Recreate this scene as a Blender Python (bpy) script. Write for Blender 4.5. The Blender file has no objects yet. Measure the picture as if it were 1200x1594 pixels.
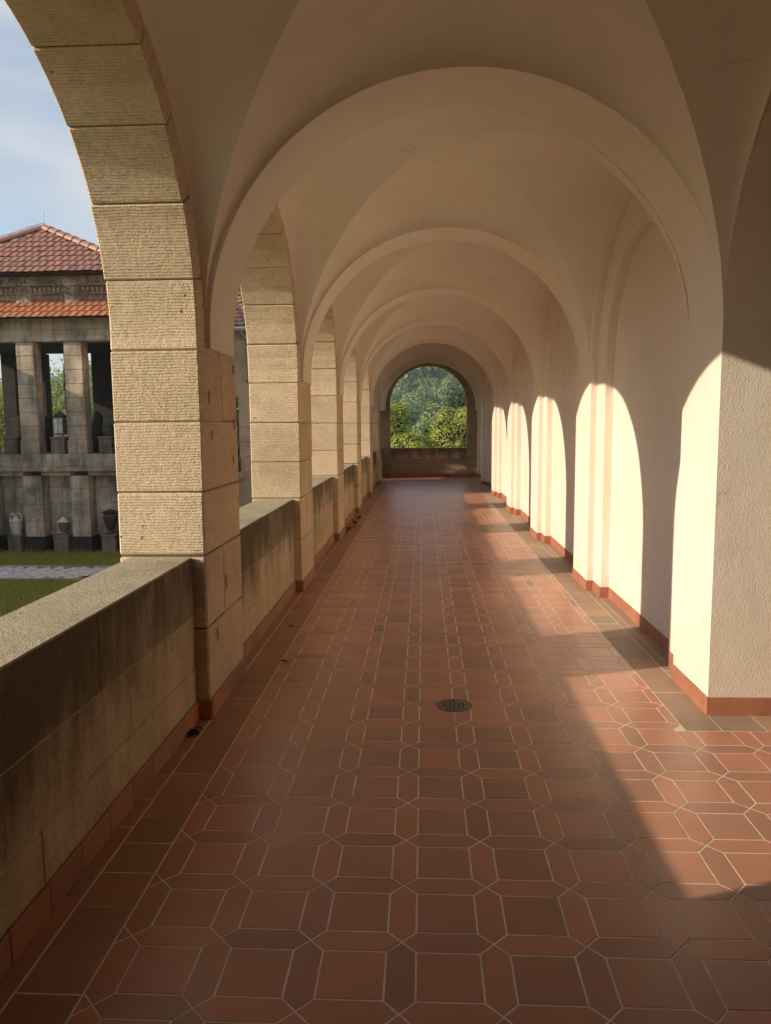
import bpy, math, random
from mathutils import Vector, Matrix, noise as mnoise

random.seed(7)
R = math.radians
scene = bpy.context.scene
COL = scene.collection

# ------------------------------------------------------------------ camera
EYE = Vector((0.0, 0.0, 1.65))
PITCH, YAW, ROLL, FPX = 0.11323, 0.04975, -0.008254, 1201.28
F = Vector((-math.sin(YAW) * math.cos(PITCH), math.cos(YAW) * math.cos(PITCH), -math.sin(PITCH)))
RT = Vector((math.cos(YAW), math.sin(YAW), 0))
UP = RT.cross(F)
RT, UP = math.cos(ROLL) * RT + math.sin(ROLL) * UP, math.cos(ROLL) * UP - math.sin(ROLL) * RT
cam = bpy.data.cameras.new('camera')
camo = bpy.data.objects.new('camera', cam)
COL.objects.link(camo)
camo.matrix_world = Matrix(((RT.x, UP.x, -F.x, EYE.x), (RT.y, UP.y, -F.y, EYE.y), (RT.z, UP.z, -F.z, EYE.z), (0, 0, 0, 1)))
cam.sensor_fit = 'HORIZONTAL'
cam.sensor_width = 36.0
cam.lens = FPX / 1200 * 36.0
cam.clip_start = 0.05
cam.clip_end = 4000
scene.camera = camo

# ------------------------------------------------------------------ sun and sky
SUN = Vector((1.0, 0.355, -0.42)).normalized()          # direction the light travels
sl = bpy.data.lights.new('sun', 'SUN')
sl.energy = 2.5
sl.angle = R(0.55)
sl.color = (1.0, 0.84, 0.645)
so = bpy.data.objects.new('sun', sl)
COL.objects.link(so)
so.rotation_euler = SUN.to_track_quat('-Z', 'Y').to_euler()
ELEV = math.asin(-SUN.z)
AZ = math.atan2(-SUN.x, -SUN.y)                          # clockwise from +Y

world = bpy.data.worlds.new('World')
scene.world = world
world.use_nodes = True
wn, wl = world.node_tree.nodes, world.node_tree.links
wn.clear()
out = wn.new('ShaderNodeOutputWorld')
bg = wn.new('ShaderNodeBackground')
bg.inputs['Strength'].default_value = 0.090
sky = wn.new('ShaderNodeTexSky')
sky.sky_type = 'NISHITA'
sky.sun_disc = False
sky.sun_elevation = ELEV
sky.sun_rotation = AZ
sky.air_density = 1.0
sky.dust_density = 0.7
sky.ozone_density = 1.2
tc = wn.new('ShaderNodeTexCoord')
mp = wn.new('ShaderNodeMapping')
mp.inputs['Scale'].default_value = (1.0, 1.0, 2.6)
mp.inputs['Location'].default_value = (0.15, 0.55, 0.05)
cn = wn.new('ShaderNodeTexNoise')
cn.inputs['Scale'].default_value = 2.1
cn.inputs['Detail'].default_value = 7
cn.inputs['Roughness'].default_value = 0.52
cn.inputs['Distortion'].default_value = 0.4
cr = wn.new('ShaderNodeValToRGB')
cr.color_ramp.elements[0].position = 0.40
cr.color_ramp.elements[1].position = 0.62
mx = wn.new('ShaderNodeMix')
mx.data_type = 'RGBA'
mx.inputs['B'].default_value = (4.1, 4.1, 4.1, 1)
mul = wn.new('ShaderNodeMath')
mul.operation = 'MULTIPLY'
mul.inputs[1].default_value = 0.85
wl.new(tc.outputs['Generated'], mp.inputs['Vector'])
wl.new(mp.outputs['Vector'], cn.inputs['Vector'])
wl.new(cn.outputs['Fac'], cr.inputs['Fac'])
wl.new(cr.outputs['Color'], mul.inputs[0])
wl.new(mul.outputs[0], mx.inputs['Factor'])
wl.new(sky.outputs[0], mx.inputs['A'])
wl.new(mx.outputs['Result'], bg.inputs['Color'])
wl.new(bg.outputs[0], out.inputs['Surface'])

vs = scene.view_settings
vs.view_transform = 'Standard'
vs.look = 'None'
vs.exposure = 1.1
vs.gamma = 1.0
vs.use_curve_mapping = False
cy = scene.cycles
cy.max_bounces = 12
cy.diffuse_bounces = 8
cy.glossy_bounces = 4
cy.use_denoising = True
cy.sample_clamp_indirect = 6.0

# ------------------------------------------------------------------ node helpers
class NT:
    def __init__(s, name):
        s.m = bpy.data.materials.new(name)
        s.m.use_nodes = True
        s.t = s.m.node_tree
        s.b = s.t.nodes['Principled BSDF']
        s._pos = None
    def n(s, kind, **kw):
        d = s.t.nodes.new(kind)
        for k, v in kw.items():
            if k in d.inputs.keys():
                d.inputs[k].default_value = v
            else:
                setattr(d, k, v)
        return d
    def l(s, a, b):
        s.t.links.new(a, b)
    def pos(s):
        if s._pos is None:
            s._pos = s.n('ShaderNodeNewGeometry')
        return s._pos.outputs['Position']
    def noise(s, scale, detail=4, rough=0.55, vec=None, stretch=None):
        d = s.n('ShaderNodeTexNoise')
        d.inputs['Scale'].default_value = scale
        d.inputs['Detail'].default_value = detail
        d.inputs['Roughness'].default_value = rough
        v = vec or s.pos()
        if stretch:
            m = s.n('ShaderNodeMapping')
            m.inputs['Scale'].default_value = stretch
            s.l(v, m.inputs['Vector'])
            v = m.outputs['Vector']
        s.l(v, d.inputs['Vector'])
        return d.outputs['Fac']
    def ramp(s, fac, stops):
        d = s.n('ShaderNodeValToRGB')
        e = d.color_ramp.elements
        while len(e) < len(stops):
            e.new(0.5)
        for q, (p, c) in zip(e, stops):
            q.position = p
            q.color = c if len(c) == 4 else (*c, 1)
        s.l(fac, d.inputs['Fac'])
        return d.outputs['Color']
    def mix(s, fac, a, b, blend='MIX'):
        d = s.n('ShaderNodeMix')
        d.data_type = 'RGBA'
        d.blend_type = blend
        for sock, v in ((d.inputs[0], fac), (d.inputs[6], a), (d.inputs[7], b)):
            if isinstance(v, (int, float)):
                sock.default_value = v
            elif isinstance(v, tuple):
                sock.default_value = v if len(v) == 4 else (*v, 1)
            else:
                s.l(v, sock)
        return d.outputs[2]
    def math(s, op, a, b=0.0):
        d = s.n('ShaderNodeMath')
        d.operation = op
        for sock, v in ((d.inputs[0], a), (d.inputs[1], b)):
            if isinstance(v, (int, float)):
                sock.default_value = v
            else:
                s.l(v, sock)
        return d.outputs[0]
    def bump(s, h, strength=0.3, dist=0.01, prev=None):
        d = s.n('ShaderNodeBump')
        d.inputs['Strength'].default_value = strength
        d.inputs['Distance'].default_value = dist
        s.l(h, d.inputs['Height'])
        if prev is not None:
            s.l(prev, d.inputs['Normal'])
        s.l(d.outputs['Normal'], s.b.inputs['Normal'])
        return d.outputs['Normal']
    def col(s, c):
        if isinstance(c, tuple):
            s.b.inputs['Base Color'].default_value = c if len(c) == 4 else (*c, 1)
        else:
            s.l(c, s.b.inputs['Base Color'])
    def rough(s, v):
        if isinstance(v, (int, float)):
            s.b.inputs['Roughness'].default_value = v
        else:
            s.l(v, s.b.inputs['Roughness'])
    def rnd(s):
        """one random number per object and per loose piece"""
        oi = s.n('ShaderNodeObjectInfo')
        g = s.n('ShaderNodeNewGeometry')
        return s.math('FRACT', s.math('ADD', oi.outputs['Random'], g.outputs['Random Per Island']))

def plaster(name, base, dirt, bump_s, grain=55.0):
    t = NT(name)
    a = t.noise(1.1, 5, 0.6)
    b = t.noise(7.0, 5, 0.6, stretch=(1, 1, 0.35))
    c = t.mix(t.ramp(a, [(0.3, (0, 0, 0)), (0.75, (1, 1, 1))]), base, tuple(x * y for x, y in zip(base, (0.88, 0.87, 0.85))))
    c = t.mix(t.math('MULTIPLY', t.ramp(b, [(0.52, (0, 0, 0)), (0.76, (1, 1, 1))]), 0.30), c, dirt)
    sp = t.n('ShaderNodeSeparateXYZ')
    t.l(t.pos(), sp.inputs[0])
    low = t.math('SUBTRACT', t.noise(6.0, 6, 0.7), t.math('MULTIPLY', sp.outputs['Z'], 0.9))
    c = t.mix(t.math('MULTIPLY', t.ramp(low, [(0.22, (0, 0, 0)), (0.5, (1, 1, 1))]), 0.45), c, dirt)
    vo = t.n('ShaderNodeTexVoronoi')
    vo.feature = 'DISTANCE_TO_EDGE'
    vo.inputs['Scale'].default_value = 0.55
    wv = t.n('ShaderNodeVectorMath')
    wv.operation = 'ADD'
    nz = t.n('ShaderNodeTexNoise')
    nz.inputs['Scale'].default_value = 2.2
    nz.inputs['Detail'].default_value = 6
    t.l(t.pos(), nz.inputs['Vector'])
    sc_ = t.n('ShaderNodeVectorMath')
    sc_.operation = 'SCALE'
    sc_.inputs['Scale'].default_value = 0.9
    t.l(nz.outputs['Color'], sc_.inputs[0])
    t.l(t.pos(), wv.inputs[0])
    t.l(sc_.outputs[0], wv.inputs[1])
    t.l(wv.outputs[0], vo.inputs['Vector'])
    ck = t.ramp(vo.outputs['Distance'], [(0.0012, (1, 1, 1)), (0.0035, (0, 0, 0))])
    ckm = t.ramp(t.noise(0.7, 3), [(0.54, (0, 0, 0)), (0.60, (1, 1, 1))])
    c = t.mix(t.math('MULTIPLY', t.math('MULTIPLY', ck, ckm), 0.35), c, tuple(x * 0.45 for x in base))
    t.col(c)
    t.rough(0.85)
    t.b.inputs['Specular IOR Level'].default_value = 0.25
    n1 = t.bump(t.noise(grain, 4, 0.6), bump_s, 0.006)
    n1 = t.bump(t.noise(5.0, 3, 0.5), 0.3, 0.014, n1)
    t.bump(t.noise(1.6, 3, 0.5), 0.3, 0.03, n1)
    return t.m

def stone(name, base, dark, comb=0.015, comb_s=0.5, soot=0.0, pits=True, streaks=0.0, block_var=0.26, wob=0.8, soot_lo=0.45, topdark=0.0):
    """sandstone dressed with a comb chisel: the rills follow the UV map's v"""
    t = NT(name)
    base = tuple(base)
    a = t.noise(2.3, 6, 0.62)
    f = t.noise(38.0, 5, 0.7)
    c = t.mix(t.ramp(a, [(0.32, (0, 0, 0)), (0.72, (1, 1, 1))]), base, tuple(x * y for x, y in zip(base, (0.80, 0.78, 0.76))))
    c = t.mix(t.math('MULTIPLY', t.ramp(f, [(0.36, (1, 1, 1)), (0.56, (0, 0, 0))]), 0.40), c, tuple(x * 0.45 for x in base))
    r = t.rnd()
    c = t.mix(t.math('MULTIPLY', r, block_var), c, tuple(x * y for x, y in zip(base, (0.62, 0.6, 0.6))))
    if soot > 0:
        s1 = t.noise(1.4, 7, 0.68)
        k = t.ramp(s1, [(soot_lo, (0, 0, 0)), (soot_lo + 0.2, (1, 1, 1))])
        c = t.mix(t.math('MULTIPLY', k, soot), c, dark)
    if streaks > 0:
        s2 = t.noise(5.0, 6, 0.65, stretch=(1, 1, 0.16))
        k = t.ramp(s2, [(0.45, (0, 0, 0)), (0.62, (1, 1, 1))])
        c = t.mix(t.math('MULTIPLY', k, streaks), c, dark)
    if topdark > 0:                                             # rain-borne grime running down from the coping
        sp = t.n('ShaderNodeSeparateXYZ')
        t.l(t.pos(), sp.inputs[0])
        s3 = t.noise(4.2, 7, 0.7, stretch=(1, 1, 0.22))
        s4 = t.noise(1.1, 4, 0.6)
        hgt = t.math('ADD', t.math('ADD', s3, t.math('MULTIPLY', s4, 1.0)), t.math('MULTIPLY', sp.outputs['Z'], 0.70))
        k = t.ramp(t.math('MULTIPLY', hgt, 0.6), [(0.80, (0, 0, 0)), (0.97, (1, 1, 1))])
        gn = t.n('ShaderNodeNewGeometry')
        sn = t.n('ShaderNodeSeparateXYZ')
        t.l(gn.outputs['True Normal'], sn.inputs[0])
        k = t.math('MULTIPLY', k, t.math('SUBTRACT', 1.0, t.math('ABSOLUTE', sn.outputs['Z'])))
        c = t.mix(t.math('MULTIPLY', k, topdark), c, dark)
    nrm = None
    if comb > 0:
        uv = t.n('ShaderNodeUVMap')
        sep = t.n('ShaderNodeSeparateXYZ')
        t.l(uv.outputs['UV'], sep.inputs[0])
        w = t.math('MULTIPLY', t.noise(9.0, 3, 0.6), wob * 9)
        ph = t.math('ADD', t.math('MULTIPLY', sep.outputs['Y'], 2 * math.pi / comb), w)
        h = t.math('MULTIPLY', t.math('SINE', ph), t.ramp(t.noise(11, 4, 0.6), [(0.3, (0.25,) * 3), (0.65, (1,) * 3)]))
        h = t.math('MULTIPLY', h, t.math('ADD', 0.35, t.math('MULTIPLY', t.math('FRACT', t.math('MULTIPLY', r, 7.31)), 0.9)))
        nrm = t.bump(h, comb_s, 0.005)
    g2 = t.noise(120.0, 3, 0.7)
    nrm = t.bump(t.math('ADD', t.math('MULTIPLY', f, 1.3), g2), 0.95, 0.008, nrm)
    if pits:
        v = t.n('ShaderNodeTexVoronoi')
        v.inputs['Scale'].default_value = 14.0
        t.l(t.pos(), v.inputs['Vector'])
        p = t.ramp(v.outputs['Distance'], [(0.06, (0, 0, 0)), (0.13, (1, 1, 1))])
        msk = t.ramp(t.noise(4.0, 2), [(0.60, (1, 1, 1)), (0.66, (0, 0, 0))])
        p2 = t.mix(1.0, p, msk, 'LIGHTEN')
        c = t.mix(p2, tuple(x * 0.25 for x in base), c)
        nrm = t.bump(p2, 0.8, 0.012, nrm)
    t.col(c)
    t.rough(0.9)
    t.b.inputs['Specular IOR Level'].default_value = 0.2
    return t.m

def tile_mat(name, base, var, rough=0.42, dark_share=0.06):
    t = NT(name)
    r = t.rnd()
    c = t.ramp(r, [(0.0, tuple(x * y for x, y in zip(base, (0.76, 0.79, 0.82)))), (0.35, tuple(x * 0.92 for x in base)), (0.7, tuple(x * y for x, y in zip(base, var))),
                   (1.0 - dark_share, tuple(x * y for x, y in zip(base, (1.14, 1.02, 0.95)))), (1.0 - dark_share + 0.005, tuple(x * y for x, y in zip(base, (0.52, 0.68, 0.78))))])
    a = t.noise(3.5, 6, 0.65)
    c = t.mix(t.math('MULTIPLY', t.ramp(a, [(0.45, (0, 0, 0)), (0.75, (1, 1, 1))]), 0.22), c, (0.16, 0.10, 0.07))
    d = t.noise(60.0, 4, 0.7)
    c = t.mix(t.math('MULTIPLY', t.ramp(d, [(0.60, (0, 0, 0)), (0.74, (1, 1, 1))]), 0.16), c, (0.42, 0.34, 0.26))
    t.col(c)
    t.rough(t.math('ADD', t.math('MULTIPLY', a, 0.22), rough - 0.09))
    t.b.inputs['Specular IOR Level'].default_value = 0.8
    t.bump(t.noise(26.0, 5, 0.6), 0.12, 0.004)
    return t.m

def plain(name, c, rough=0.7, var=0.2, scale=12.0, bump=0.2, metallic=0.0, dist=0.006):
    t = NT(name)
    a = t.noise(scale, 5, 0.6)
    t.col(t.mix(t.ramp(a, [(0.3, (0, 0, 0)), (0.7, (1, 1, 1))]), c, tuple(x * (1 - var) for x in c)))
    t.rough(rough)
    t.b.inputs['Metallic'].default_value = metallic
    if bump:
        t.bump(t.noise(scale * 4, 4, 0.6), bump, dist)
    return t.m

def leaf_mat(name, a, b, transl=0.35, rough=0.45, haze=0):
    t = NT(name)
    r = t.rnd()
    n = t.noise(0.6, 4, 0.6)
    c = t.ramp(t.math('FRACT', t.math('ADD', r, t.math('MULTIPLY', n, 0.3))), [(0.0, a), (0.6, tuple((x + y) / 2 for x, y in zip(a, b))), (1.0, b)])
    t.col(c)
    t.rough(rough)
    tr = t.n('ShaderNodeBsdfTranslucent')
    t.l(c, tr.inputs['Color'])
    ms = t.n('ShaderNodeMixShader')
    ms.inputs[0].default_value = transl
    t.l(t.b.outputs[0], ms.inputs[1])
    t.l(tr.outputs[0], ms.inputs[2])
    t.l(ms.outputs[0], t.t.nodes['Material Output'].inputs['Surface'])
    return t.m

M = {}
M['vault'] = M['plaster'] = plaster('cream_plaster', (0.86, 0.795, 0.69), (0.70, 0.62, 0.51), 0.22)
M['stucco'] = plaster('rough_stucco', (0.84, 0.77, 0.66), (0.66, 0.58, 0.47), 0.65, 95.0)
M['sand'] = stone('combed_sandstone', (0.92, 0.735, 0.505), (0.17, 0.125, 0.085), 0.0155, 0.62, soot=0.30, soot_lo=0.52)
M['parapet'] = stone('weathered_parapet_sandstone', (0.82, 0.66, 0.44), (0.115, 0.082, 0.05), 0.014, 0.35, soot=0.30, streaks=0.20, soot_lo=0.52, topdark=0.85)
M['coping'] = stone('lichened_coping_sandstone', (0.58, 0.505, 0.35), (0.115, 0.085, 0.052), 0.0, 0, soot=0.45, soot_lo=0.48, streaks=0.15, topdark=0.85)
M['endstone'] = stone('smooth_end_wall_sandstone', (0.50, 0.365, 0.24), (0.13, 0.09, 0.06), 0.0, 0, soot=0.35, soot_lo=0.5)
M['mortar'] = plain('pale_mortar', (0.36, 0.29, 0.20), 0.9, 0.35, 20)
M['darkmortar'] = plain('dark_joint_mortar', (0.20, 0.155, 0.10), 0.9, 0.35, 20)
M['grout'] = plain('floor_grout', (0.90, 0.80, 0.66), 0.9, 0.3, 6, 0.3)
M['tile'] = tile_mat('terracotta_floor_tile', (0.48, 0.222, 0.145), (1.04, 0.95, 0.91), 0.31, 0.02)
M['tile_grey'] = tile_mat('dusty_border_tile', (0.40, 0.275, 0.195), (0.8, 0.85, 0.9), 0.6, 0.0)
M['tile_left'] = tile_mat('brown_border_tile', (0.41, 0.20, 0.130), (0.8, 0.85, 0.9), 0.5, 0.0)
M['skirt'] = tile_mat('orange_skirting_tile', (0.44, 0.175, 0.088), (0.7, 0.72, 0.8), 0.5, 0.12)
M['redpaint'] = plain('red_brown_plinth_paint', (0.46, 0.19, 0.11), 0.7, 0.35, 7.0, 0.25)
M['iron'] = plain('cast_iron', (0.23, 0.20, 0.165), 0.5, 0.5, 30, 0.2, 0.35)
M['niche_back'] = plain('dark_niche_back', (0.085, 0.05, 0.028), 0.6, 0.4, 6, 0.2)  # kept dark so the niche bounces little light
M['black'] = plain('hole_black', (0.006, 0.005, 0.005), 0.9, 0, 5, 0)

# ------------------------------------------------------------------ mesh helpers
class MB:
    def __init__(s):
        s.v, s.f, s.uv, s.mi = [], [], [], []
    def face(s, pts, uvs=None, mi=0):
        i = len(s.v)
        s.v.extend([tuple(p) for p in pts])
        s.f.append(tuple(range(i, i + len(pts))))
        s.uv.append(uvs)
        s.mi.append(mi)
    def mesh(s, name, mats, merge=False, smooth=False):
        me = bpy.data.meshes.new(name)
        me.from_pydata(s.v, [], s.f)
        if any(u is not None for u in s.uv):
            ul = me.uv_layers.new(name='UVMap')
            flat = []
            for fa, u in zip(s.f, s.uv):
                u = u or [(0, 0)] * len(fa)
                for q in u:
                    flat.extend(q)
            ul.data.foreach_set('uv', flat)
        for m in (mats if isinstance(mats, (list, tuple)) else [mats]):
            me.materials.append(m)
        if any(s.mi):
            me.polygons.foreach_set('material_index', s.mi)
        if merge:
            import bmesh
            bm = bmesh.new()
            bm.from_mesh(me)
            bmesh.ops.remove_doubles(bm, verts=bm.verts, dist=1e-5)
            bm.to_mesh(me)
            bm.free()
        if smooth:
            me.polygons.foreach_set('use_smooth', [True] * len(me.polygons))
        me.update()
        return me

def link(name, data, parent=None):
    o = bpy.data.objects.new(name, data)
    COL.objects.link(o)
    if parent is not None:
        o.parent = parent
    return o

def obj(name, mb, mats, parent=None, merge=False, smooth=False):
    return link(name, mb.mesh(name, mats, merge, smooth) if isinstance(mb, MB) else mb, parent)

def tag(o, label=None, cat=None, group=None, kind=None):
    if label: o['label'] = label
    if cat: o['category'] = cat
    if group: o['group'] = group
    if kind: o['kind'] = kind
    return o

def thing(name, label, cat, group=None, loc=(0, 0, 0)):
    o = bpy.data.objects.new(name, None)
    COL.objects.link(o)
    o.location = loc
    return tag(o, label, cat, group)

def autouv(pts):
    a, b, c = Vector(pts[0]), Vector(pts[1]), Vector(pts[2])
    n = (b - a).cross(c - a)
    if abs(n.z) > 0.75 * n.length:
        return [(p[1], p[0]) for p in pts]
    if abs(n.x) > abs(n.y):
        return [(p[1], p[2]) for p in pts]
    return [(p[0], p[2]) for p in pts]

def hexa(mb, c8, ch=0.006, uvf=autouv, mi=0):
    """chamfered hexahedron; c8[i][j][k] are its corners"""
    P = {(i, j, k): Vector(c8[i][j][k]) for i in (0, 1) for j in (0, 1) for k in (0, 1)}
    cen = sum(P.values(), Vector()) / 8
    pt = {}
    faces = []
    for ax in range(3):
        o1, o2 = [a for a in range(3) if a != ax]
        for s in (0, 1):
            ring = []
            for (u, w) in ((0, 0), (1, 0), (1, 1), (0, 1)):
                k = [0, 0, 0]
                k[ax], k[o1], k[o2] = s, u, w
                k = tuple(k)
                n1 = list(k); n1[o1] = 1 - n1[o1]
                n2 = list(k); n2[o2] = 1 - n2[o2]
                d1 = P[tuple(n1)] - P[k]
                d2 = P[tuple(n2)] - P[k]
                q = P[k] + d1.normalized() * min(ch, d1.length * 0.3) + d2.normalized() * min(ch, d2.length * 0.3)
                pt[(k, ax)] = q
                ring.append(q)
            faces.append(ring)
    for ax in range(3):                                         # edges running along ax
        o1, o2 = [a for a in range(3) if a != ax]
        for u in (0, 1):
            for w in (0, 1):
                k0 = [0, 0, 0]; k0[o1], k0[o2] = u, w
                k1 = list(k0); k1[ax] = 1
                k0, k1 = tuple(k0), tuple(k1)
                faces.append([pt[(k0, o1)], pt[(k1, o1)], pt[(k1, o2)], pt[(k0, o2)]])
    for k in P:
        faces.append([pt[(k, 0)], pt[(k, 1)], pt[(k, 2)]])
    for f in faces:
        n = (f[1] - f[0]).cross(f[2] - f[0])
        fc = sum(f, Vector()) / len(f)
        if n.dot(fc - cen) < 0:
            f.reverse()
        mb.face(f, uvf(f) if uvf else None, mi)

def cbox(mb, a, b, ch=0.006, uvf=autouv, mi=0, wob=0.0):
    w = lambda: random.uniform(-wob, wob)
    hexa(mb, [[[(x + w(), y + w(), z + w()) for z in (a[2], b[2])] for y in (a[1], b[1])] for x in (a[0], b[0])], ch, uvf, mi)

def box(mb, a, b, mi=0):
    v = [(x, y, z) for x in (a[0], b[0]) for y in (a[1], b[1]) for z in (a[2], b[2])]
    for q in ((0, 1, 3, 2), (4, 6, 7, 5), (0, 4, 5, 1), (2, 3, 7, 6), (0, 2, 6, 4), (1, 5, 7, 3)):
        p = [v[i] for i in q]
        mb.face(p, autouv(p), mi)

def tube(mb, pts, r, n=6, mi=0, caps=True):
    pts = [Vector(p) for p in pts]
    rings = []
    for i, p in enumerate(pts):
        t = (pts[min(i + 1, len(pts) - 1)] - pts[max(i - 1, 0)]).normalized()
        a = t.orthogonal().normalized()
        a = (Vector((0, 0, 1)).cross(t) if abs(t.z) < 0.9 else Vector((1, 0, 0)).cross(t)).normalized()
        b = t.cross(a)
        rr = r[i] if isinstance(r, (list, tuple)) else r
        rings.append([p + a * rr * math.cos(2 * math.pi * k / n) + b * rr * math.sin(2 * math.pi * k / n) for k in range(n)])
    for i in range(len(rings) - 1):
        for k in range(n):
            q = [rings[i][k], rings[i][(k + 1) % n], rings[i + 1][(k + 1) % n], rings[i + 1][k]]
            mb.face(q, None, mi)
    if caps:
        mb.face(list(reversed(rings[0])), None, mi)
        mb.face(rings[-1], None, mi)

def lathe(mb, prof, c, n=16, mi=0, sx=1.0, sy=1.0):
    """prof: (radius, z) from bottom to top"""
    ring = lambda r, z: [(c[0] + sx * r * math.cos(2 * math.pi * k / n), c[1] + sy * r * math.sin(2 * math.pi * k / n), c[2] + z) for k in range(n)]
    rs = [ring(max(r, 1e-4), z) for r, z in prof]
    for i in range(len(rs) - 1):
        for k in range(n):
            mb.face([rs[i][k], rs[i][(k + 1) % n], rs[i + 1][(k + 1) % n], rs[i + 1][k]], None, mi)

def inset(poly, d):
    """convex CCW polygon moved inwards by d"""
    n = len(poly)
    outp = []
    L = []
    for i in range(n):
        a, b = Vector(poly[i]), Vector(poly[(i + 1) % n])
        t = (b - a).normalized()
        nn = Vector((-t.y, t.x))
        L.append((a + nn * d, t))
    for i in range(n):
        p, t = L[i - 1]
        q, s = L[i]
        den = t.x * s.y - t.y * s.x
        if abs(den) < 1e-6:
            outp.append(q.copy())
            continue
        k = ((q.x - p.x) * s.y - (q.y - p.y) * s.x) / den
        outp.append(p + t * k)
    return outp

def clip(poly, ax, lim, keep_less=True):
    outp = []
    n = len(poly)
    for i in range(n):
        a, b = poly[i], poly[(i + 1) % n]
        ina = (a[ax] <= lim) == keep_less
        inb = (b[ax] <= lim) == keep_less
        if ina:
            outp.append(a)
        if ina != inb:
            t = (lim - a[ax]) / (b[ax] - a[ax])
            outp.append((a[0] + t * (b[0] - a[0]), a[1] + t * (b[1] - a[1])))
    return outp

def area(p):
    return 0.5 * sum(p[i][0] * p[(i + 1) % len(p)][1] - p[(i + 1) % len(p)][0] * p[i][1] for i in range(len(p)))

def tile_into(mb, poly, z=0.0, c=(0, 0), bev=0.0009, th=0.012, tilt=(0, 0)):
    """a floor tile with worn edges"""
    o = [(p[0], p[1]) for p in poly]
    i = inset([Vector(p) for p in o], bev)
    cx = sum(p[0] for p in o) / len(o)
    cyy = sum(p[1] for p in o) / len(o)
    zz = lambda x, y: z + tilt[0] * (x - cx) + tilt[1] * (y - cyy)
    top = [(p[0] - c[0], p[1] - c[1], zz(p[0], p[1])) for p in i]
    mid = [(p[0] - c[0], p[1] - c[1], zz(*p) - bev * 0.8) for p in o]
    bot = [(p[0] - c[0], p[1] - c[1], z - th) for p in o]
    mb.face(top)
    n = len(o)
    for k in range(n):
        mb.face([mid[k], mid[(k + 1) % n], top[(k + 1) % n], top[k]])
        mb.face([bot[k], bot[(k + 1) % n], mid[(k + 1) % n], mid[k]])

# ------------------------------------------------------------------ the place in numbers
PITCHY = 3.34                       # one bay
XL, XLO = -1.206, -1.69             # left arcade: inner and outer face
XR = 1.60                           # right wall, face of the pilasters
XC, HW = 0.2175, 1.3825
ZS = 2.15                           # springing of every arch
PW = 0.82                           # pier length along the walk
RA = 1.26                           # left arches
YEND = 24.20
pier_y = lambda k: 4.16 + PITCHY * (k - 1)
bay_c = lambda k: 2.90 + PITCHY * k
NB = 7                              # bays 0..6 ahead, bay -1 under the camera
ORD = ['nearest', 'second', 'third', 'fourth', 'fifth', 'sixth', 'farthest']

# ------------------------------------------------------------------ floor
floor = MB()
box(floor, (-1.75, -2.7, -0.30), (3.1, YEND + 0.6, -0.0012))
floor_o = tag(obj('floor', floor, M['grout']), kind='structure')
PX, PY, SX, SY = 0.2935, 0.305, 0.2, 0.208
GX, GY = PX - SX, PY - SY
X0, Y0 = -0.027, 2.047
JT = 0.0033
BR, BL = 1.403, -0.999
YB = 4.06
tiles = []
def add_tile(kind, poly, mat):
    poly = [tuple(p) for p in poly]
    cx = sum(p[0] for p in poly) / len(poly)
    cyy = sum(p[1] for p in poly) / len(poly)
    poly = clip(poly, 0, BL, False)
    if not poly: return
    near = cyy < YB + 0.1
    if near and cx > BR - 0.02:
        poly = clip(poly, 1, YB, True)
        if poly: poly = clip(poly, 0, 2.75, True)
        if poly: poly = clip(poly, 1, 1.75, False) if cx > XR else poly
    elif not near or cyy > YB:
        poly = clip(poly, 0, BR, True)
    if len(poly) < 3 or area(poly) < 0.0004: return
    q = inset([Vector(p) for p in poly], JT)
    if area(q) < 0.0001: return
    tiles.append((kind, [(p.x, p.y) for p in q], mat))
DARK = {(-1, -1 + 0), (-2, 6), (-2, 7), (2, 8), (1, 8), (3, 4)}
for j in range(-9, 74):
    for i in range(-5, 11):
        x, y = X0 + i * PX, Y0 + j * PY
        if y > YEND - 0.1 or x > 2.8 or (x - GX > BR and y > YB): continue
        add_tile('square_tile', [(x, y), (x + SX, y), (x + SX, y + SY), (x, y + SY)], 'tile')
        h = [(x - GX, y), (x - GX / 2, y - GY / 2), (x, y), (x, y + SY), (x - GX / 2, y + SY + GY / 2), (x - GX, y + SY)]
        add_tile('hexagonal_tile', h, 'tile')
        g = [(x, y - GY), (x + SX, y - GY), (x + SX + GX / 2, y - GY / 2), (x + SX, y), (x, y), (x - GX / 2, y - GY / 2)]
        add_tile('hexagonal_tile', g, 'tile')
# border rows
def row(x0, x1, ya, yb, ln, mat, off=0.0, jt=JT * 0.8):
    y = ya - off
    while y < yb - 0.03:
        a, b = max(y, ya), min(y + ln * random.uniform(0.97, 1.03), yb)
        if b - a > 0.03:
            g = 0.0025 if jt < 0.002 else 0.0
            p = [(x0 + g, a), (x1 - g, a), (x1 - g, b), (x0 + g, b)]
            tiles.append(('border_tile', [(v.x, v.y) for v in inset([Vector(q) for q in p], jt)], mat))
        y += ln
row(XL + 0.002, BL, -2.4, YEND, 0.205, 'tile_left', 0.07, 0.0012)
for k in range(-1, NB):
    a = max(pier_y(k) + PW, -2.4)
    row(XL - 0.088, XL + 0.002, a, pier_y(k + 1), 0.24, 'tile_left', 0.1, 0.0012)
row(BR, XR, YB, YEND, 0.235, 'tile_grey', 0.1)
row(BR, XR, -2.4, 1.62, 0.235, 'tile_grey', 0.1)
for k in range(1, NB):
    row(XR, 1.665, bay_c(k) - 1.33, bay_c(k) + 1.33, 0.31, 'tile_grey', 0.12)
    row(1.665, 1.75, bay_c(k) - 1.02, bay_c(k) + 1.02, 0.31, 'tile_grey', 0.2)
x = XR
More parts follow.
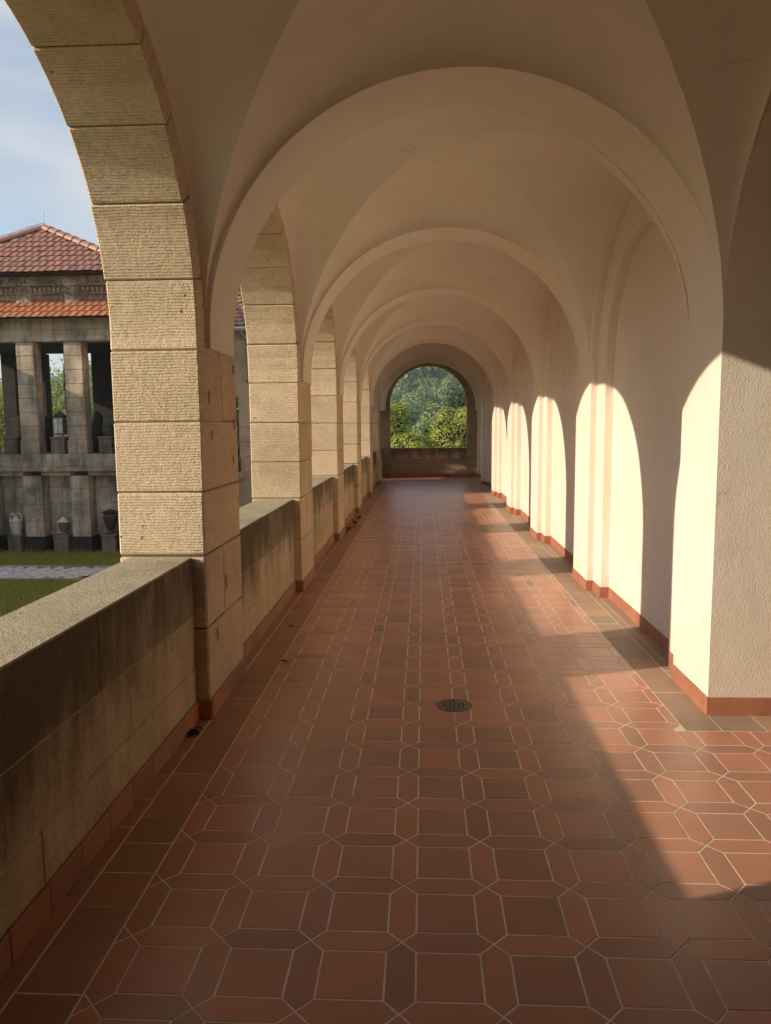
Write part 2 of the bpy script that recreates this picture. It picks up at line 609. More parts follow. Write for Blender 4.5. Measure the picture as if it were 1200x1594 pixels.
while x < 2.75:
    p = [(x, YB), (x + 0.235, YB), (x + 0.235, 4.295), (x, 4.295)]
    tiles.append(('border_tile', [(v.x, v.y) for v in inset([Vector(q) for q in p], JT * 0.8)], 'tile_grey'))
    x += 0.235
tiles.sort(key=lambda t: t[1][0][1])
seen, cache, rest = {}, {}, {}
for kind, poly, mat in tiles:
    cx = sum(p[0] for p in poly) / len(poly)
    cyy = sum(p[1] for p in poly) / len(poly)
    z = random.uniform(-0.0003, 0.0004)
    tl = (random.gauss(0, 0.0016), random.gauss(0, 0.0016))
    vis = cyy > 1.75 and cx > -0.62 * cyy and cx < 0.53 * cyy and cyy < 8.5
    if vis and seen.get(kind, 0) < 296:
        seen[kind] = seen.get(kind, 0) + 1
        key = (kind, mat, tuple((round(p[0] - cx, 3), round(p[1] - cyy, 3)) for p in poly))
        if key not in cache:
            mb = MB()
            tile_into(mb, poly, 0, (cx, cyy))
            cache[key] = mb.mesh(kind, M[mat])
        o = link(kind, cache[key], floor_o)
        o.location = (cx, cyy, z)
        o.rotation_euler = (tl[1], -tl[0], 0)
    else:
        mb = rest.setdefault(mat, MB())
        tile_into(mb, poly, z, tilt=tl)
for mat, mb in rest.items():
    tag(obj('paving_tiles', mb, M[mat], floor_o), kind='stuff')

# floor drain
drain = thing('floor_drain', 'round perforated iron drain set in the terracotta tiles', 'drain', loc=(0.176, 4.405, 0.0))
mb = MB()
lathe(mb, [(0.106, 0.0006), (0.106, 0.003), (0.098, 0.0042), (0.090, 0.0035), (0.088, 0.001)], (0, 0, 0), 40)
obj('rim', mb, M['iron'], drain, smooth=False)
mb = MB()
NR = 56
import bmesh
gr = MB()
holes = [(0, 0)] + [(0.027 * math.cos(a), 0.027 * math.sin(a)) for a in [k * math.pi / 3 + 0.3 for k in range(6)]] + \
        [(0.055 * math.cos(a), 0.055 * math.sin(a)) for a in [k * math.pi / 6 for k in range(12)]]
gl = lathe(gr, [(0.0002, 0.0042), (0.080, 0.0042), (0.087, 0.0032), (0.087, 0.001)][::-1], (0, 0, 0), 40)
obj('grate', gr, M['iron'], drain)
hb = MB()
for hx, hy in holes:
    lathe(hb, [(0.0085, 0.0047), (0.0002, 0.0047)], (hx, hy, 0), 8)
tag(obj('hole', hb, M['black'], drain), kind='stuff')  # flat black discs on the grate paint the dark of its holes

# ------------------------------------------------------------------ ceiling: groin vaults between plaster ribs
ceil_o = MB()
box(ceil_o, (-1.9, -2.9, 4.05), (3.3, YEND + 0.7, 4.3))
ceil_o = tag(obj('ceiling', ceil_o, M['darkmortar']), kind='structure')
def vault(yc, hl, name='vault_web'):
    n = 26
    mb = MB()
    H, DOME, XCV, HWV = 1.366, 0.30, 0.197, 1.407
    idx = {}
    P = []
    for a in range(n + 1):
        for b in range(n + 1):
            u, v = -1 + 2 * a / n, -1 + 2 * b / n
            x, y = XCV + HWV * math.sin(u * math.pi / 2), yc + hl * math.sin(v * math.pi / 2)
            cu, cv = math.cos(u * math.pi / 2), math.cos(v * math.pi / 2)
            z = ZS + H * max(cu, cv) + DOME * min(cu, cv) * max(cu, cv)
            z += 0.006 * mnoise.noise(Vector((x * 1.3, y * 1.3, z * 1.3)))
            idx[a, b] = (x, y, z)
    for a in range(n):
        for b in range(n):
            q = [idx[a, b], idx[a, b + 1], idx[a + 1, b + 1], idx[a + 1, b]]
            if (a < n / 2) == (b < n / 2):
                mb.face([q[0], q[1], q[2]]); mb.face([q[0], q[2], q[3]])
            else:
                mb.face([q[0], q[1], q[3]]); mb.face([q[1], q[2], q[3]])
    o = obj(name, mb, M['plaster'], ceil_o, merge=True, smooth=True)
    sharp = o.data.attributes.new('sharp_edge', 'BOOLEAN', 'EDGE')
    co = o.data.vertices
    for e in o.data.edges:
        a, b = co[e.vertices[0]].co, co[e.vertices[1]].co
        f = lambda p: abs(math.asin(max(-1, min(1, (p.x - XCV) / HWV))) / (math.pi / 2)) - abs(math.asin(max(-1, min(1, (p.y - yc) / hl))) / (math.pi / 2))
        if abs(f(a)) < 2e-3 and abs(f(b)) < 2e-3:
            sharp.data[e.index].value = True
    return o
def rib(y0, y1, r_x, r_z, xc=XC, z_feet=2.075, zs=ZS, thick=0.22, parent=None, name='rib'):
    n = 48
    mb = MB()
    rings = []
    def ring(cx, cz, ox, oz):
        e = 0.003
        ix, iz = lambda d: cx - ox * d, lambda d: cz - oz * d
        return [(ix(0) , y0 + e, iz(0)), (ix(0), y1 - e, iz(0)), (ix(-e), y1, iz(-e)), (ix(-thick), y1, iz(-thick)), (ix(-thick), y0, iz(-thick)), (ix(-e), y0, iz(-e))]
    rings.append(ring(xc + r_x, z_feet, 1, 0))
    for i in range(n + 1):
        t = math.pi * i / n
        rings.append(ring(xc + r_x * math.cos(t), zs + r_z * math.sin(t), math.cos(t), math.sin(t)))
    rings.append(ring(xc - r_x, z_feet, -1, 0))
    for i in range(len(rings) - 1):
        for k in range(6):
            q = [rings[i][k], rings[i][(k + 1) % 6], rings[i + 1][(k + 1) % 6], rings[i + 1][k]]
            mb.face(q)
    mb.face(rings[0]); mb.face(rings[-1])
    o = obj(name, mb, M['vault'], parent or ceil_o, merge=True)
    return o
for k in range(-1, NB):
    vault(bay_c(k), 1.405)
for k in range(0, NB):
    rib(pier_y(k) + 0.145, pier_y(k) + 0.685, 1.392, 1.362, 0.2145)
rib(YEND - 0.22, YEND - 0.002, 1.392, 1.362, 0.2145)

# ------------------------------------------------------------------ left arcade
def arc_block(mb, yc, zc, r0, r1, t0, t1, xa, xb, ch=0.007, seg=4, gap=0.0035, plane='YZ', rcap=None):
    """a voussoir: an arc of a ring, its edges chamfered; uv v runs along the arc"""
    dt = gap / r0
    t0, t1 = t0 + dt, t1 - dt
    ts = [t0, t0 + ch / r0] + [t0 + ch / r0 + (t1 - t0 - 2 * ch / r0) * i / seg for i in range(1, seg)] + [t1 - ch / r0, t1]
    rings = []
    for i, t in enumerate(ts):
        e = ch if i in (0, len(ts) - 1) else 0
        ro = r1 if rcap is None else min(r1, rcap / max(abs(math.cos(t)), 1e-3))
        sec = [(xa + ch, r0 + e), (xb - ch, r0 + e), (xb - e, r0 + ch), (xb - e, ro - ch), (xb - ch, ro - e), (xa + ch, ro - e), (xa + e, ro - ch), (xa + e, r0 + ch)]
        pts = []
        for (x, r) in sec:
            a, z = yc + r * math.cos(t), zc + r * math.sin(t)
            pts.append((x, a, z) if plane == 'YZ' else (a, x, z))
        rings.append((pts, sec, t))
    flip = plane != 'YZ'
    for i in range(len(rings) - 1):
        for k in range(8):
            k2 = (k + 1) % 8
            q = [rings[i][0][k], rings[i + 1][0][k], rings[i + 1][0][k2], rings[i][0][k2]]
            ta, tb = rings[i][2], rings[i + 1][2]
            if k == 0 or k == 4:
                uv = [(rings[i][1][k][0], ta * r0), (rings[i][1][k][0], tb * r0), (rings[i][1][k2][0], tb * r0), (rings[i][1][k2][0], ta * r0)]
            else:
                uv = [(rings[i][1][k][1], ta * r0), (rings[i][1][k][1], tb * r0), (rings[i][1][k2][1], tb * r0), (rings[i][1][k2][1], ta * r0)]
            if flip: q.reverse(); uv.reverse()
            mb.face(q, uv)
    a, b = list(rings[0][0]), list(rings[-1][0])
    if flip: a, b = a, b
    mb.face(a, [(0, 0)] * 8)
    mb.face(list(reversed(b)), [(0, 0)] * 8)

SKIRT_H = 0.112
def skirting(parent, pts, ln=0.2):
    """upright red tiles along a foot line; pts = list of ((x0,y0),(x1,y1), outward normal)"""
    for (a, b, nrm) in pts:
        a, b, nrm = Vector(a), Vector(b), Vector(nrm)
        L = (b - a).length
        n = max(1, round(L / ln))
        for i in range(n):
            p, q = a + (b - a) * (i / n), a + (b - a) * ((i + 1) / n)
            g = (b - a).normalized() * 0.0015
            mb = MB()
            p, q = p + g, q - g
            hh = SKIRT_H + random.uniform(-0.002, 0.002)
            t = 0.012 + random.uniform(-0.001, 0.001)
            c8 = [[[(p.x, p.y, 0.001), (p.x, p.y, hh)], [(p.x + nrm.x * t, p.y + nrm.y * t, 0.001), (p.x + nrm.x * t, p.y + nrm.y * t, hh)]],
                  [[(q.x, q.y, 0.001), (q.x, q.y, hh)], [(q.x + nrm.x * t, q.y + nrm.y * t, 0.001), (q.x + nrm.x * t, q.y + nrm.y * t, hh)]]]
            hexa(mb, c8, 0.002, None)
            obj('skirting_tile', mb, M['skirt'], parent)

JZ = [0.0, 0.52, 0.933, 1.289, 1.672, ZS - 0.095]
JA = [R(a) for a in (-4.4, 12.3, 29.4, 46.4, 63.4, 80.2)]
def jit(s=0.0015):
    return random.uniform(-s, s)
for k in range(0, NB):
    y0, y1 = pier_y(k), pier_y(k) + PW
    nm = ['', 'nearest', 'second', 'third', 'fourth', 'fifth', 'sixth'][k]
    lab = ('combed sandstone pier standing just outside the near edge of the photo' if k == 0 else
           'combed sandstone pier of the left arcade, ' + ('the big nearest one left of the drain' if k == 1 else nm + ' from the camera' + (', last before the end wall' if k == 6 else '')))
    p = thing('arcade_pier', lab, 'pier', 'piers of the left arcade', (XL, y0, 0))
    core = MB()
    g = 0.009
    box(core, (XLO + g - XL, g, 0), (-g, PW - g, ZS - 0.09))
    obj('mortar_core', core, M['darkmortar'], p)
    for i in range(len(JZ) - 1):
        za, zb = JZ[i] + (0.0025 if i else 0.0), JZ[i + 1] - 0.0025
        cuts = [0.0, PW]
        if i in (4, 1): cuts = [0.0, PW * (0.55 if i == 4 else 0.42) + jit(0.04), PW]
        for a, b in zip(cuts[:-1], cuts[1:]):
            mb = MB()
            d = jit(0.002)
            cbox(mb, (XLO - XL + jit(), a + (0.002 if a else jit()), za), (d if k != 1 else d, b - (0.002 if b < PW else jit()), zb), random.uniform(0.006, 0.012), wob=0.0016)
            obj('stone_block', mb, M['sand'], p)
    t = 0.0
    skirting(p, [((0.0015, 0.0), (0.0015, PW), (1, 0)), ((-0.075, -0.0015), (0.012, -0.0015), (0, -1)), ((-0.075, PW + 0.0015), (0.012, PW + 0.0015), (0, 1))])

for k in range(0, NB):
    yc = bay_c(k)
    lab = 'round sandstone arch of the left arcade, ' + ('the ' + ORD[k] + ' one' + (' framing the tiled pavilion roof' if k == 0 else ' along the walk'))
    a = thing('stone_arch', lab, 'arch', 'arches of the left arcade', (0, yc, ZS))
    ang = JA + [math.pi - t for t in reversed(JA)]
    for i in range(len(ang) - 1):
        mb = MB()
        d = jit(0.0015)
        arc_block(mb, 0, 0, RA + d, RA + 0.40, ang[i] + jit(0.0018), ang[i + 1] + jit(0.0018), XLO + jit(0.003), XL + jit(0.002), random.uniform(0.006, 0.012), 6, 0.0025, rcap=RA + PW / 2 - 0.003)
        obj('voussoir', mb, M['sand'], a)
    core = MB()
    arc_block(core, 0, 0, RA + 0.009, RA + 0.39, JA[0] + 0.01, math.pi - JA[0] - 0.01, XLO + 0.009, XL - 0.009, 0.004, 40, 0.0, rcap=RA + PW / 2 - 0.012)
    obj('mortar_core', core, M['darkmortar'], a)
    sp = MB()                                                    # wall over the arch
    n = 40
    top = 4.04 - ZS
    for i in range(n):
        ta, tb = math.pi * i / n, math.pi * (i + 1) / n
        rr = RA + 0.37
        hw = PITCHY / 2
        pa = (max(-hw, min(hw, rr * math.cos(ta))), rr * math.sin(ta))
        pb = (max(-hw, min(hw, rr * math.cos(tb))), rr * math.sin(tb))
        for x in (XLO + 0.004, XL - 0.03):
            sp.face([(x, pa[0], pa[1]), (x, pb[0], pb[1]), (x, pb[0], top), (x, pa[0], top)], [(pa[0], pa[1]), (pb[0], pb[1]), (pb[0], top), (pa[0], top)])
    obj('spandrel_wall', sp, M['sand'], a)

# parapets between the piers
PXI, PXO, PZ = XL - 0.078, XL - 0.42, 0.928
for k in range(0, NB):
    y0, y1 = pier_y(k) + PW, pier_y(k + 1)
    runs = [(y0, y1)]
    if k == NB - 1: runs = [(y0, 22.42), (23.36, y1)]
    for ri, (ya, yb) in enumerate(runs):
        lab = 'weathered sandstone parapet ' + ('with dark streaks, the big one in the near left corner' if k == 0 else
              'short end piece in the far corner past the gap' if ri else 'between the ' + ORD[k - 1] + ' and ' + ORD[k] + ' piers' if k < NB - 1 else 'past the sixth pier, stopping at a doorway gap')
        p = thing('parapet', lab, 'parapet', 'parapets of the left arcade', ((PXI + PXO) / 2, ya, 0))
        ox = (PXI + PXO) / 2
        L = yb - ya
        core = MB()
        box(core, (PXO - ox + 0.01, 0.0, 0), (PXI - ox - 0.008, L, PZ - 0.02))
        obj('mortar_core', core, M['darkmortar'], p)
        for (za, zb, n, off, mat, ov) in ((0.0, 0.30, 2, 0.30, 'parapet', 0.0), (0.30, 0.60, 2, 0.62, 'parapet', 0.0), (0.60, PZ, 2, 0.5, 'coping', 0.004)):
            if L < 1.3: n = 1
            cuts = [0.0] + ([off * L] if n == 2 else []) + [L]
            for a, b in zip(cuts[:-1], cuts[1:]):
                mb = MB()
                cbox(mb, (PXO - ox - ov + jit(), a + (0.0015 if a else 0.001), za + (0.0015 if za else 0)), (PXI - ox + ov + jit(0.001), b - (0.0015 if b < L else 0.001), zb - 0.0015), 0.006 if zb == PZ else 0.004, wob=0.001)
                obj('coping_block' if zb == PZ else 'stone_block', mb, M[mat], p)
        skirting(p, [((PXI - ox + 0.004, 0.0), (PXI - ox + 0.004, L), (1, 0))], 0.24)

# ------------------------------------------------------------------ right wall: pilasters, stepped blind arches
wall = thing('plastered_wall', 'cream plastered wall with stepped blind arches and a red painted plinth', 'wall', loc=(XR, 0, 0))
def arch_panel(x_in, x_out, yc, r_hole, ya, yb, ztop, name, zs=ZS, zc_r=None):
    """front sheet with an arched hole and the reveal going back to x_out"""
    mb = MB()
    n = 40
    rz = zc_r or r_hole
    x = x_in - XR
    xo = x_out - XR
    e = 0.008                                                     # soft plaster edge
    prof = [(yc + r_hole, 0.0), (yc + r_hole, zs)] + [(yc + r_hole * math.cos(math.pi * i / n), zs + rz * math.sin(math.pi * i / n)) for i in range(1, n)] + [(yc - r_hole, zs), (yc - r_hole, 0.0)]
    ext = [(yb, 0.0), (yb, zs)] + [((yc + (yb - yc) * min(1, max(-1, 1.5 * math.cos(math.pi * i / n)))), ztop) for i in range(1, n)] + [(ya, zs), (ya, 0.0)]
    ext[1] = (yb, zs); ext[-2] = (ya, zs)
    nrm = []
    for i in range(len(prof)):
        d = (prof[i][0] - yc, 0 if i in (0, 1, len(prof) - 1, len(prof) - 2) else prof[i][1] - zs)
        l = math.hypot(*d)
        nrm.append((d[0] / l, d[1] / l))
    rows = [(0.0, 1.0), (e * 0.3, 0.3), (e, 0.0)]
    for i in range(len(prof) - 1):
        p, q, P, Q = prof[i], prof[i + 1], ext[i], ext[i + 1]
        a = lambda pt, nn, off: (pt[0] + nn[0] * off, pt[1] + nn[1] * off)
        p1, q1 = a(p, nrm[i], e), a(q, nrm[i + 1], e)
        p2, q2 = a(p, nrm[i], e * 0.3), a(q, nrm[i + 1], e * 0.3)
        mb.face([(x, P[0], P[1]), (x, Q[0], Q[1]), (x, q1[0], q1[1]), (x, p1[0], p1[1])])
        mb.face([(x, p1[0], p1[1]), (x, q1[0], q1[1]), (x + e * 0.3, q2[0], q2[1]), (x + e * 0.3, p2[0], p2[1])])
        mb.face([(x + e * 0.3, p2[0], p2[1]), (x + e * 0.3, q2[0], q2[1]), (x + e, q[0], q[1]), (x + e, p[0], p[1])])
        mb.face([(x + e, p[0], p[1]), (x + e, q[0], q[1]), (xo, q[0], q[1]), (xo, p[0], p[1])])
    return obj(name, mb, M['plaster'], wall, merge=True)
PH = 0.103
def plinth(pts, closed=False):
    """painted foot band following a line of points, 5 mm proud of the plaster"""
    mb = MB()
    t = 0.006
    P = [Vector(p) for p in pts]
    off = []
    for i in range(len(P)):
        d0 = (P[i] - P[i - 1]).normalized() if i else None
        d1 = (P[i + 1] - P[i]).normalized() if i < len(P) - 1 else None
        n0 = Vector((-d0.y, d0.x)) if d0 else None
        n1 = Vector((-d1.y, d1.x)) if d1 else None
        if n0 and n1:
            off.append(P[i] + (n0 + n1) * t if abs(n0.dot(n1)) < 0.5 else P[i] + n0 * t)
        else:
            off.append(P[i] + (n0 or n1) * t)
    for i in range(len(P) - 1):
        a, b, c, d = off[i], off[i + 1], P[i + 1], P[i]
        mb.face([(a.x - XR, a.y, 0.0), (b.x - XR, b.y, 0.0), (b.x - XR, b.y, PH), (a.x - XR, a.y, PH)])
        mb.face([(a.x - XR, a.y, PH), (b.x - XR, b.y, PH), (c.x - XR, c.y, PH + 0.002), (d.x - XR, d.y, PH + 0.002)])
    obj('painted_plinth', mb, M['redpaint'], wall)
X1, X2 = 1.665, 1.747
for k in range(1, NB):
    c = bay_c(k)
    ya, yb = c - PITCHY / 2, c + PITCHY / 2
    if k == 1: ya = 4.294
    if k == NB - 1: yb = YEND
    arch_panel(XR, X1, c, 1.33, ya, yb, 3.75, 'pilaster_face', ZS, 1.31)
    arch_panel(X1, X2, c, 1.02, c - 1.331, c + 1.331, 3.6, 'stepped_moulding', ZS, 1.0)
    mb = MB()
    box(mb, (X2 - XR, c - 1.03, 0), (X2 - XR + 0.1, c + 1.03, 3.3))
    obj('recess_panel', mb, M['plaster'], wall)
    pts = [(XR, yb), (XR, c + 1.33), (X1, c + 1.33), (X1, c + 1.02), (X2, c + 1.02), (X2, c - 1.02), (X1, c - 1.02), (X1, c - 1.33), (XR, c - 1.33), (XR, ya)]
    if k == 1: pts += [(3.0, ya)]
    plinth([(p[0], p[1]) for p in pts][::-1])
# deep bay beside the camera
mb = MB()
box(mb, (0.001, 4.294, 0), (1.5, 4.5, 4.0))
obj('pier_return', mb, M['stucco'], wall)
mb = MB()
n = 32
r = 1.395
prof = [(2.9 + r, 0.9)] + [(2.9 + r * math.cos(math.pi * i / n), ZS + r * math.sin(math.pi * i / n)) for i in range(n + 1)] + [(2.9 - r, 0.9)]
for i in range(1, len(prof) - 2):
    p, q = prof[i], prof[i + 1]
    mb.face([(0, p[0], p[1]), (0, q[0], q[1]), (1.4, q[0], q[1]), (1.4, p[0], p[1])])
obj('niche_soffit', mb, M['plaster'], wall, merge=True, smooth=True)
mb = MB()
box(mb, (1.1, 1.4, 0), (1.3, 4.4, 4.0))
obj('dark_back_panel', mb, M['niche_back'], wall)  # unseen dark panel added to cut light bouncing out of the niche
mb = MB()
box(mb, (0.0, 0.85, 0), (1.5, 1.505, 4.0))
obj('pier_return', mb, M['stucco'], wall)
mb = MB()
box(mb, (0.15, -2.7, 0), (0.35, 0.9, 4.0))
obj('recess_panel', mb, M['plaster'], wall)
for zz in (0,):
    mb = MB()
    box(mb, (1.5, -2.9, 0), (1.7, YEND + 0.7, 4.04))
    obj('outer_leaf', mb, M['stucco'], wall)
mb = MB()
box(mb, (0.32, 4.45, 0), (1.6, YEND + 0.5, 4.04))
obj('wall_core', mb, M['stucco'], wall)

# ------------------------------------------------------------------ wall behind the camera and the end wall
mb = MB()
box(mb, (-1.9, -2.75, 0), (3.2, -2.5, 4.04))
box(mb, (-1.7, -2.5, 0), (-1.25, 0.815, 4.04))  # left bay opening shut here to darken the near vault
bw = thing('back_wall', 'plain dark wall closing the walk behind the camera, added to block light', 'wall', loc=(0, -2.6, 0))
bw_m = obj('wall_face', mb, M['endstone'], bw)
bw_m.location = (0, 2.6, 0)

end = thing('end_wall', 'sandstone end wall of the walk with an arched opening onto green bushes', 'wall', loc=(0.15, YEND, 0))
EC, ER, EZ, SILL, ED = 0.0, 1.195, 2.25, 0.905, 0.45
ea = [R(a) for a in (0, 16, 32, 48, 64, 80, 100, 116, 132, 148, 164, 180)]
for i in range(len(ea) - 1):
    mb = MB()
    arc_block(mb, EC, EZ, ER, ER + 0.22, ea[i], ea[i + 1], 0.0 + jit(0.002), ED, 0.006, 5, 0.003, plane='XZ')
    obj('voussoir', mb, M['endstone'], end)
for sx in (-1, 1):
    z = 0.0
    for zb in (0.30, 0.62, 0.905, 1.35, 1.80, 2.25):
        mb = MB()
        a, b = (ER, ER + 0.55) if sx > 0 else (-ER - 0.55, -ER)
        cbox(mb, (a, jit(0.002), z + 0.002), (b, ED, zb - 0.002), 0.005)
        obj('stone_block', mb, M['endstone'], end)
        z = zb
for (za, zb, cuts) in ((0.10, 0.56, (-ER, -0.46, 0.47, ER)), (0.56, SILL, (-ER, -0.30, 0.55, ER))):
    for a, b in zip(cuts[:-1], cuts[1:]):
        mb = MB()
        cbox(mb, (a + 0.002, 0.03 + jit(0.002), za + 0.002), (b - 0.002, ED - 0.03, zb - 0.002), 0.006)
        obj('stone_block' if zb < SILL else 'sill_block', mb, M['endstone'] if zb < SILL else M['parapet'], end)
mb = MB()
box(mb, (-ER - 0.5, 0.012, 0.0), (ER + 0.5, 0.02, 0.0))
core = MB()
box(core, (-ER, 0.05, 0), (ER, ED - 0.06, SILL - 0.02))
n = 48
for i in range(n):                                                # wall above the ring
    ta, tb = math.pi * i / n, math.pi * (i + 1) / n
    rr = ER + 0.20
    pa, pb = (rr * math.cos(ta), EZ + rr * math.sin(ta)), (rr * math.cos(tb), EZ + rr * math.sin(tb))
    for y in (0.004, ED - 0.01):
        core.face([(pa[0], y, pa[1]), (pb[0], y, pb[1]), (pb[0], y, 4.04), (pa[0], y, 4.04)], autouv([(pa[0], y, pa[1]), (pb[0], y, pb[1]), (pb[0], y, 4.04)]) + [(0, 0)])
box(core, (-1.9, 0.006, EZ), (-ER - 0.2, ED - 0.02, 4.04))
box(core, (ER + 0.2, 0.006, EZ), (1.9, ED - 0.02, 4.04))
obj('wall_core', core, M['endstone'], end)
skirting(end, [((-ER, 0.028), (ER, 0.028), (0, -1)), ((-ER - 0.16, 0.0), (-ER, 0.0), (0, -1)), ((ER, 0.0), (ER + 0.26, 0.0), (0, -1))], 0.24)
# ================================================================== outside
import numpy as np
def wloc(o):
    v = Vector((0, 0, 0))
    while o is not None:
        v = v + o.location
        o = o.parent
    return v
def wobj(name, mb, mats, parent, merge=False, smooth=False):
    """mesh given in world coordinates, hung under parent"""
    o = obj(name, mb, mats, parent, merge, smooth)
    o.location = -wloc(parent)
    return o
GZ = -1.2
M['grass'] = leaf_mat('grass_blade', (0.26, 0.285, 0.030), (0.48, 0.48, 0.10), 0.3, 0.6)
M['lawn'] = plain('lawn_soil', (0.19, 0.19, 0.05), 0.95, 0.5, 9, 0.5)
M['sett'] = plain('granite_sett', (0.80, 0.77, 0.72), 0.7, 0.5, 7, 0.4)
M['pav'] = stone('sooty_pavilion_sandstone', (0.82, 0.68, 0.50), (0.10, 0.086, 0.072), 0.0, 0, soot=0.55, block_var=0.5, pits=False, streaks=0.5, soot_lo=0.40)
M['pavlow'] = stone('stained_pavilion_base_stone', (0.78, 0.68, 0.53), (0.075, 0.068, 0.062), 0.0, 0, soot=0.65, block_var=0.4, pits=False, streaks=0.55, soot_lo=0.43)
M['pavlight'] = stone('warm_lodge_sandstone', (0.74, 0.60, 0.43), (0.16, 0.12, 0.09), 0.0, 0, soot=0.35, block_var=0.3, pits=False)
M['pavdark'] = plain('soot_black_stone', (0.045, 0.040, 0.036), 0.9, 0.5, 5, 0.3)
M['roof'] = tile_mat('red_roof_tile', (0.42, 0.185, 0.12), (0.85, 0.9, 0.95), 0.6, 0.05)
M['roofnew'] = tile_mat('orange_roof_tile', (0.66, 0.25, 0.11), (0.9, 0.9, 0.9), 0.6, 0.0)
M['vine'] = plain('dry_vine', (0.19, 0.14, 0.095), 0.9, 0.4, 20, 0.2)
M['zinc'] = plain('pale_zinc', (0.55, 0.55, 0.52), 0.45, 0.2, 8, 0.1, 0.4)
M['urnlight'] = plain('pale_urn_stone', (0.74, 0.69, 0.55), 0.8, 0.45, 9, 0.4)
M['urndark'] = plain('dark_urn_stone', (0.060, 0.062, 0.050), 0.75, 0.5, 9, 0.4)
M['urngreen'] = plain('mossy_urn_stone', (0.19, 0.20, 0.14), 0.8, 0.5, 9, 0.4)
M['urnochre'] = plain('ochre_urn_ceramic', (0.30, 0.195, 0.06), 0.5, 0.3, 9, 0.2)
M['ped'] = stone('pedestal_stone', (0.30, 0.265, 0.21), (0.05, 0.045, 0.04), 0.0, 0, soot=0.7, pits=False, streaks=0.5)
M['bark'] = plain('tree_bark', (0.075, 0.055, 0.038), 0.9, 0.5, 8, 0.5)
M['leaf_bush'] = leaf_mat('rhododendron_leaf', (0.20, 0.25, 0.03), (0.66, 0.68, 0.09), 0.25, 0.46)
M['leaf_tree'] = leaf_mat('garden_tree_leaf', (0.20, 0.26, 0.035), (0.46, 0.50, 0.08), 0.4, 0.5)
M['leaf_dark'] = leaf_mat('dark_tree_leaf', (0.035, 0.08, 0.022), (0.095, 0.16, 0.04), 0.3, 0.5)
M['leaf_far'] = leaf_mat('hill_forest_leaf', (0.09, 0.16, 0.045), (0.32, 0.40, 0.11), 0.25, 0.6)
M['bush_core'] = plain('bush_heart', (0.020, 0.022, 0.012), 0.95, 0.3, 10, 0)
M['hill'] = plain('forest_floor', (0.030, 0.050, 0.024), 0.95, 0.4, 0.2, 0)
M['white'] = plain('white_render', (0.72, 0.71, 0.68), 0.8, 0.08, 2, 0)
M['slate'] = plain('blue_slate', (0.13, 0.16, 0.24), 0.6, 0.3, 2, 0)
M['glass'] = plain('dark_window_glass', (0.03, 0.035, 0.04), 0.1, 0, 2, 0)
M['dry'] = plain('dry_leaf', (0.085, 0.045, 0.020), 0.8, 0.4, 30, 0)

# foundation of the walk, lawn, path
mb = MB()
box(mb, (-1.72, -2.9, GZ - 0.2), (3.3, YEND + 0.75, -0.29))
tag(obj('terrace', mb, M['endstone']), kind='structure')
mb = MB()
mb.face([(-410, -25, GZ), (280, -25, GZ), (280, 535, GZ), (-410, 535, GZ)])
tag(obj('ground', mb, M['lawn']), kind='structure')

rng = np.random.default_rng(5)
def big_mesh(name, V, Fq, mat, kind=None, parent=None, smooth=False):
    """V (n,3) vertices, Fq (m,k) faces, all alike"""
    me = bpy.data.meshes.new(name)
    k = Fq.shape[1]
    me.vertices.add(len(V)); me.vertices.foreach_set('co', np.ascontiguousarray(V, np.float32).ravel())
    me.loops.add(Fq.size); me.loops.foreach_set('vertex_index', np.ascontiguousarray(Fq, np.int32).ravel())
    me.polygons.add(len(Fq))
    me.polygons.foreach_set('loop_start', np.arange(0, Fq.size, k, dtype=np.int32))
    me.polygons.foreach_set('loop_total', np.full(len(Fq), k, dtype=np.int32))
    me.materials.append(mat)
    me.update(calc_edges=True)
    me.validate()
    return link(name, me, parent)
def blades(x0, x1, y0, y1, n, h0, h1, z=GZ):
    x = rng.uniform(x0, x1, n); y = rng.uniform(y0, y1, n)
    a = rng.uniform(0, 2 * np.pi, n); h = rng.uniform(h0, h1, n); w = rng.uniform(0.004, 0.009, n)
    lx, ly = rng.normal(0, 0.35, n) * h, rng.normal(0, 0.35, n) * h
    V = np.stack([np.stack([x - w * np.cos(a), y - w * np.sin(a), np.full(n, z)], 1),
                  np.stack([x + w * np.cos(a), y + w * np.sin(a), np.full(n, z)], 1),
                  np.stack([x + lx, y + ly, z + h], 1)], 1).reshape(-1, 3)
    return V
V = np.concatenate([blades(-10.5, -4.6, 9.3, 13.85, 52000, 0.03, 0.08), blades(-10.5, -4.6, 15.15, 16.55, 26000, 0.04, 0.11), blades(-10.5, -5.0, 16.3, 16.6, 2500, 0.06, 0.2)])
tag(big_mesh('grass', V, np.arange(len(V)).reshape(-1, 3), M['grass']), kind='stuff')

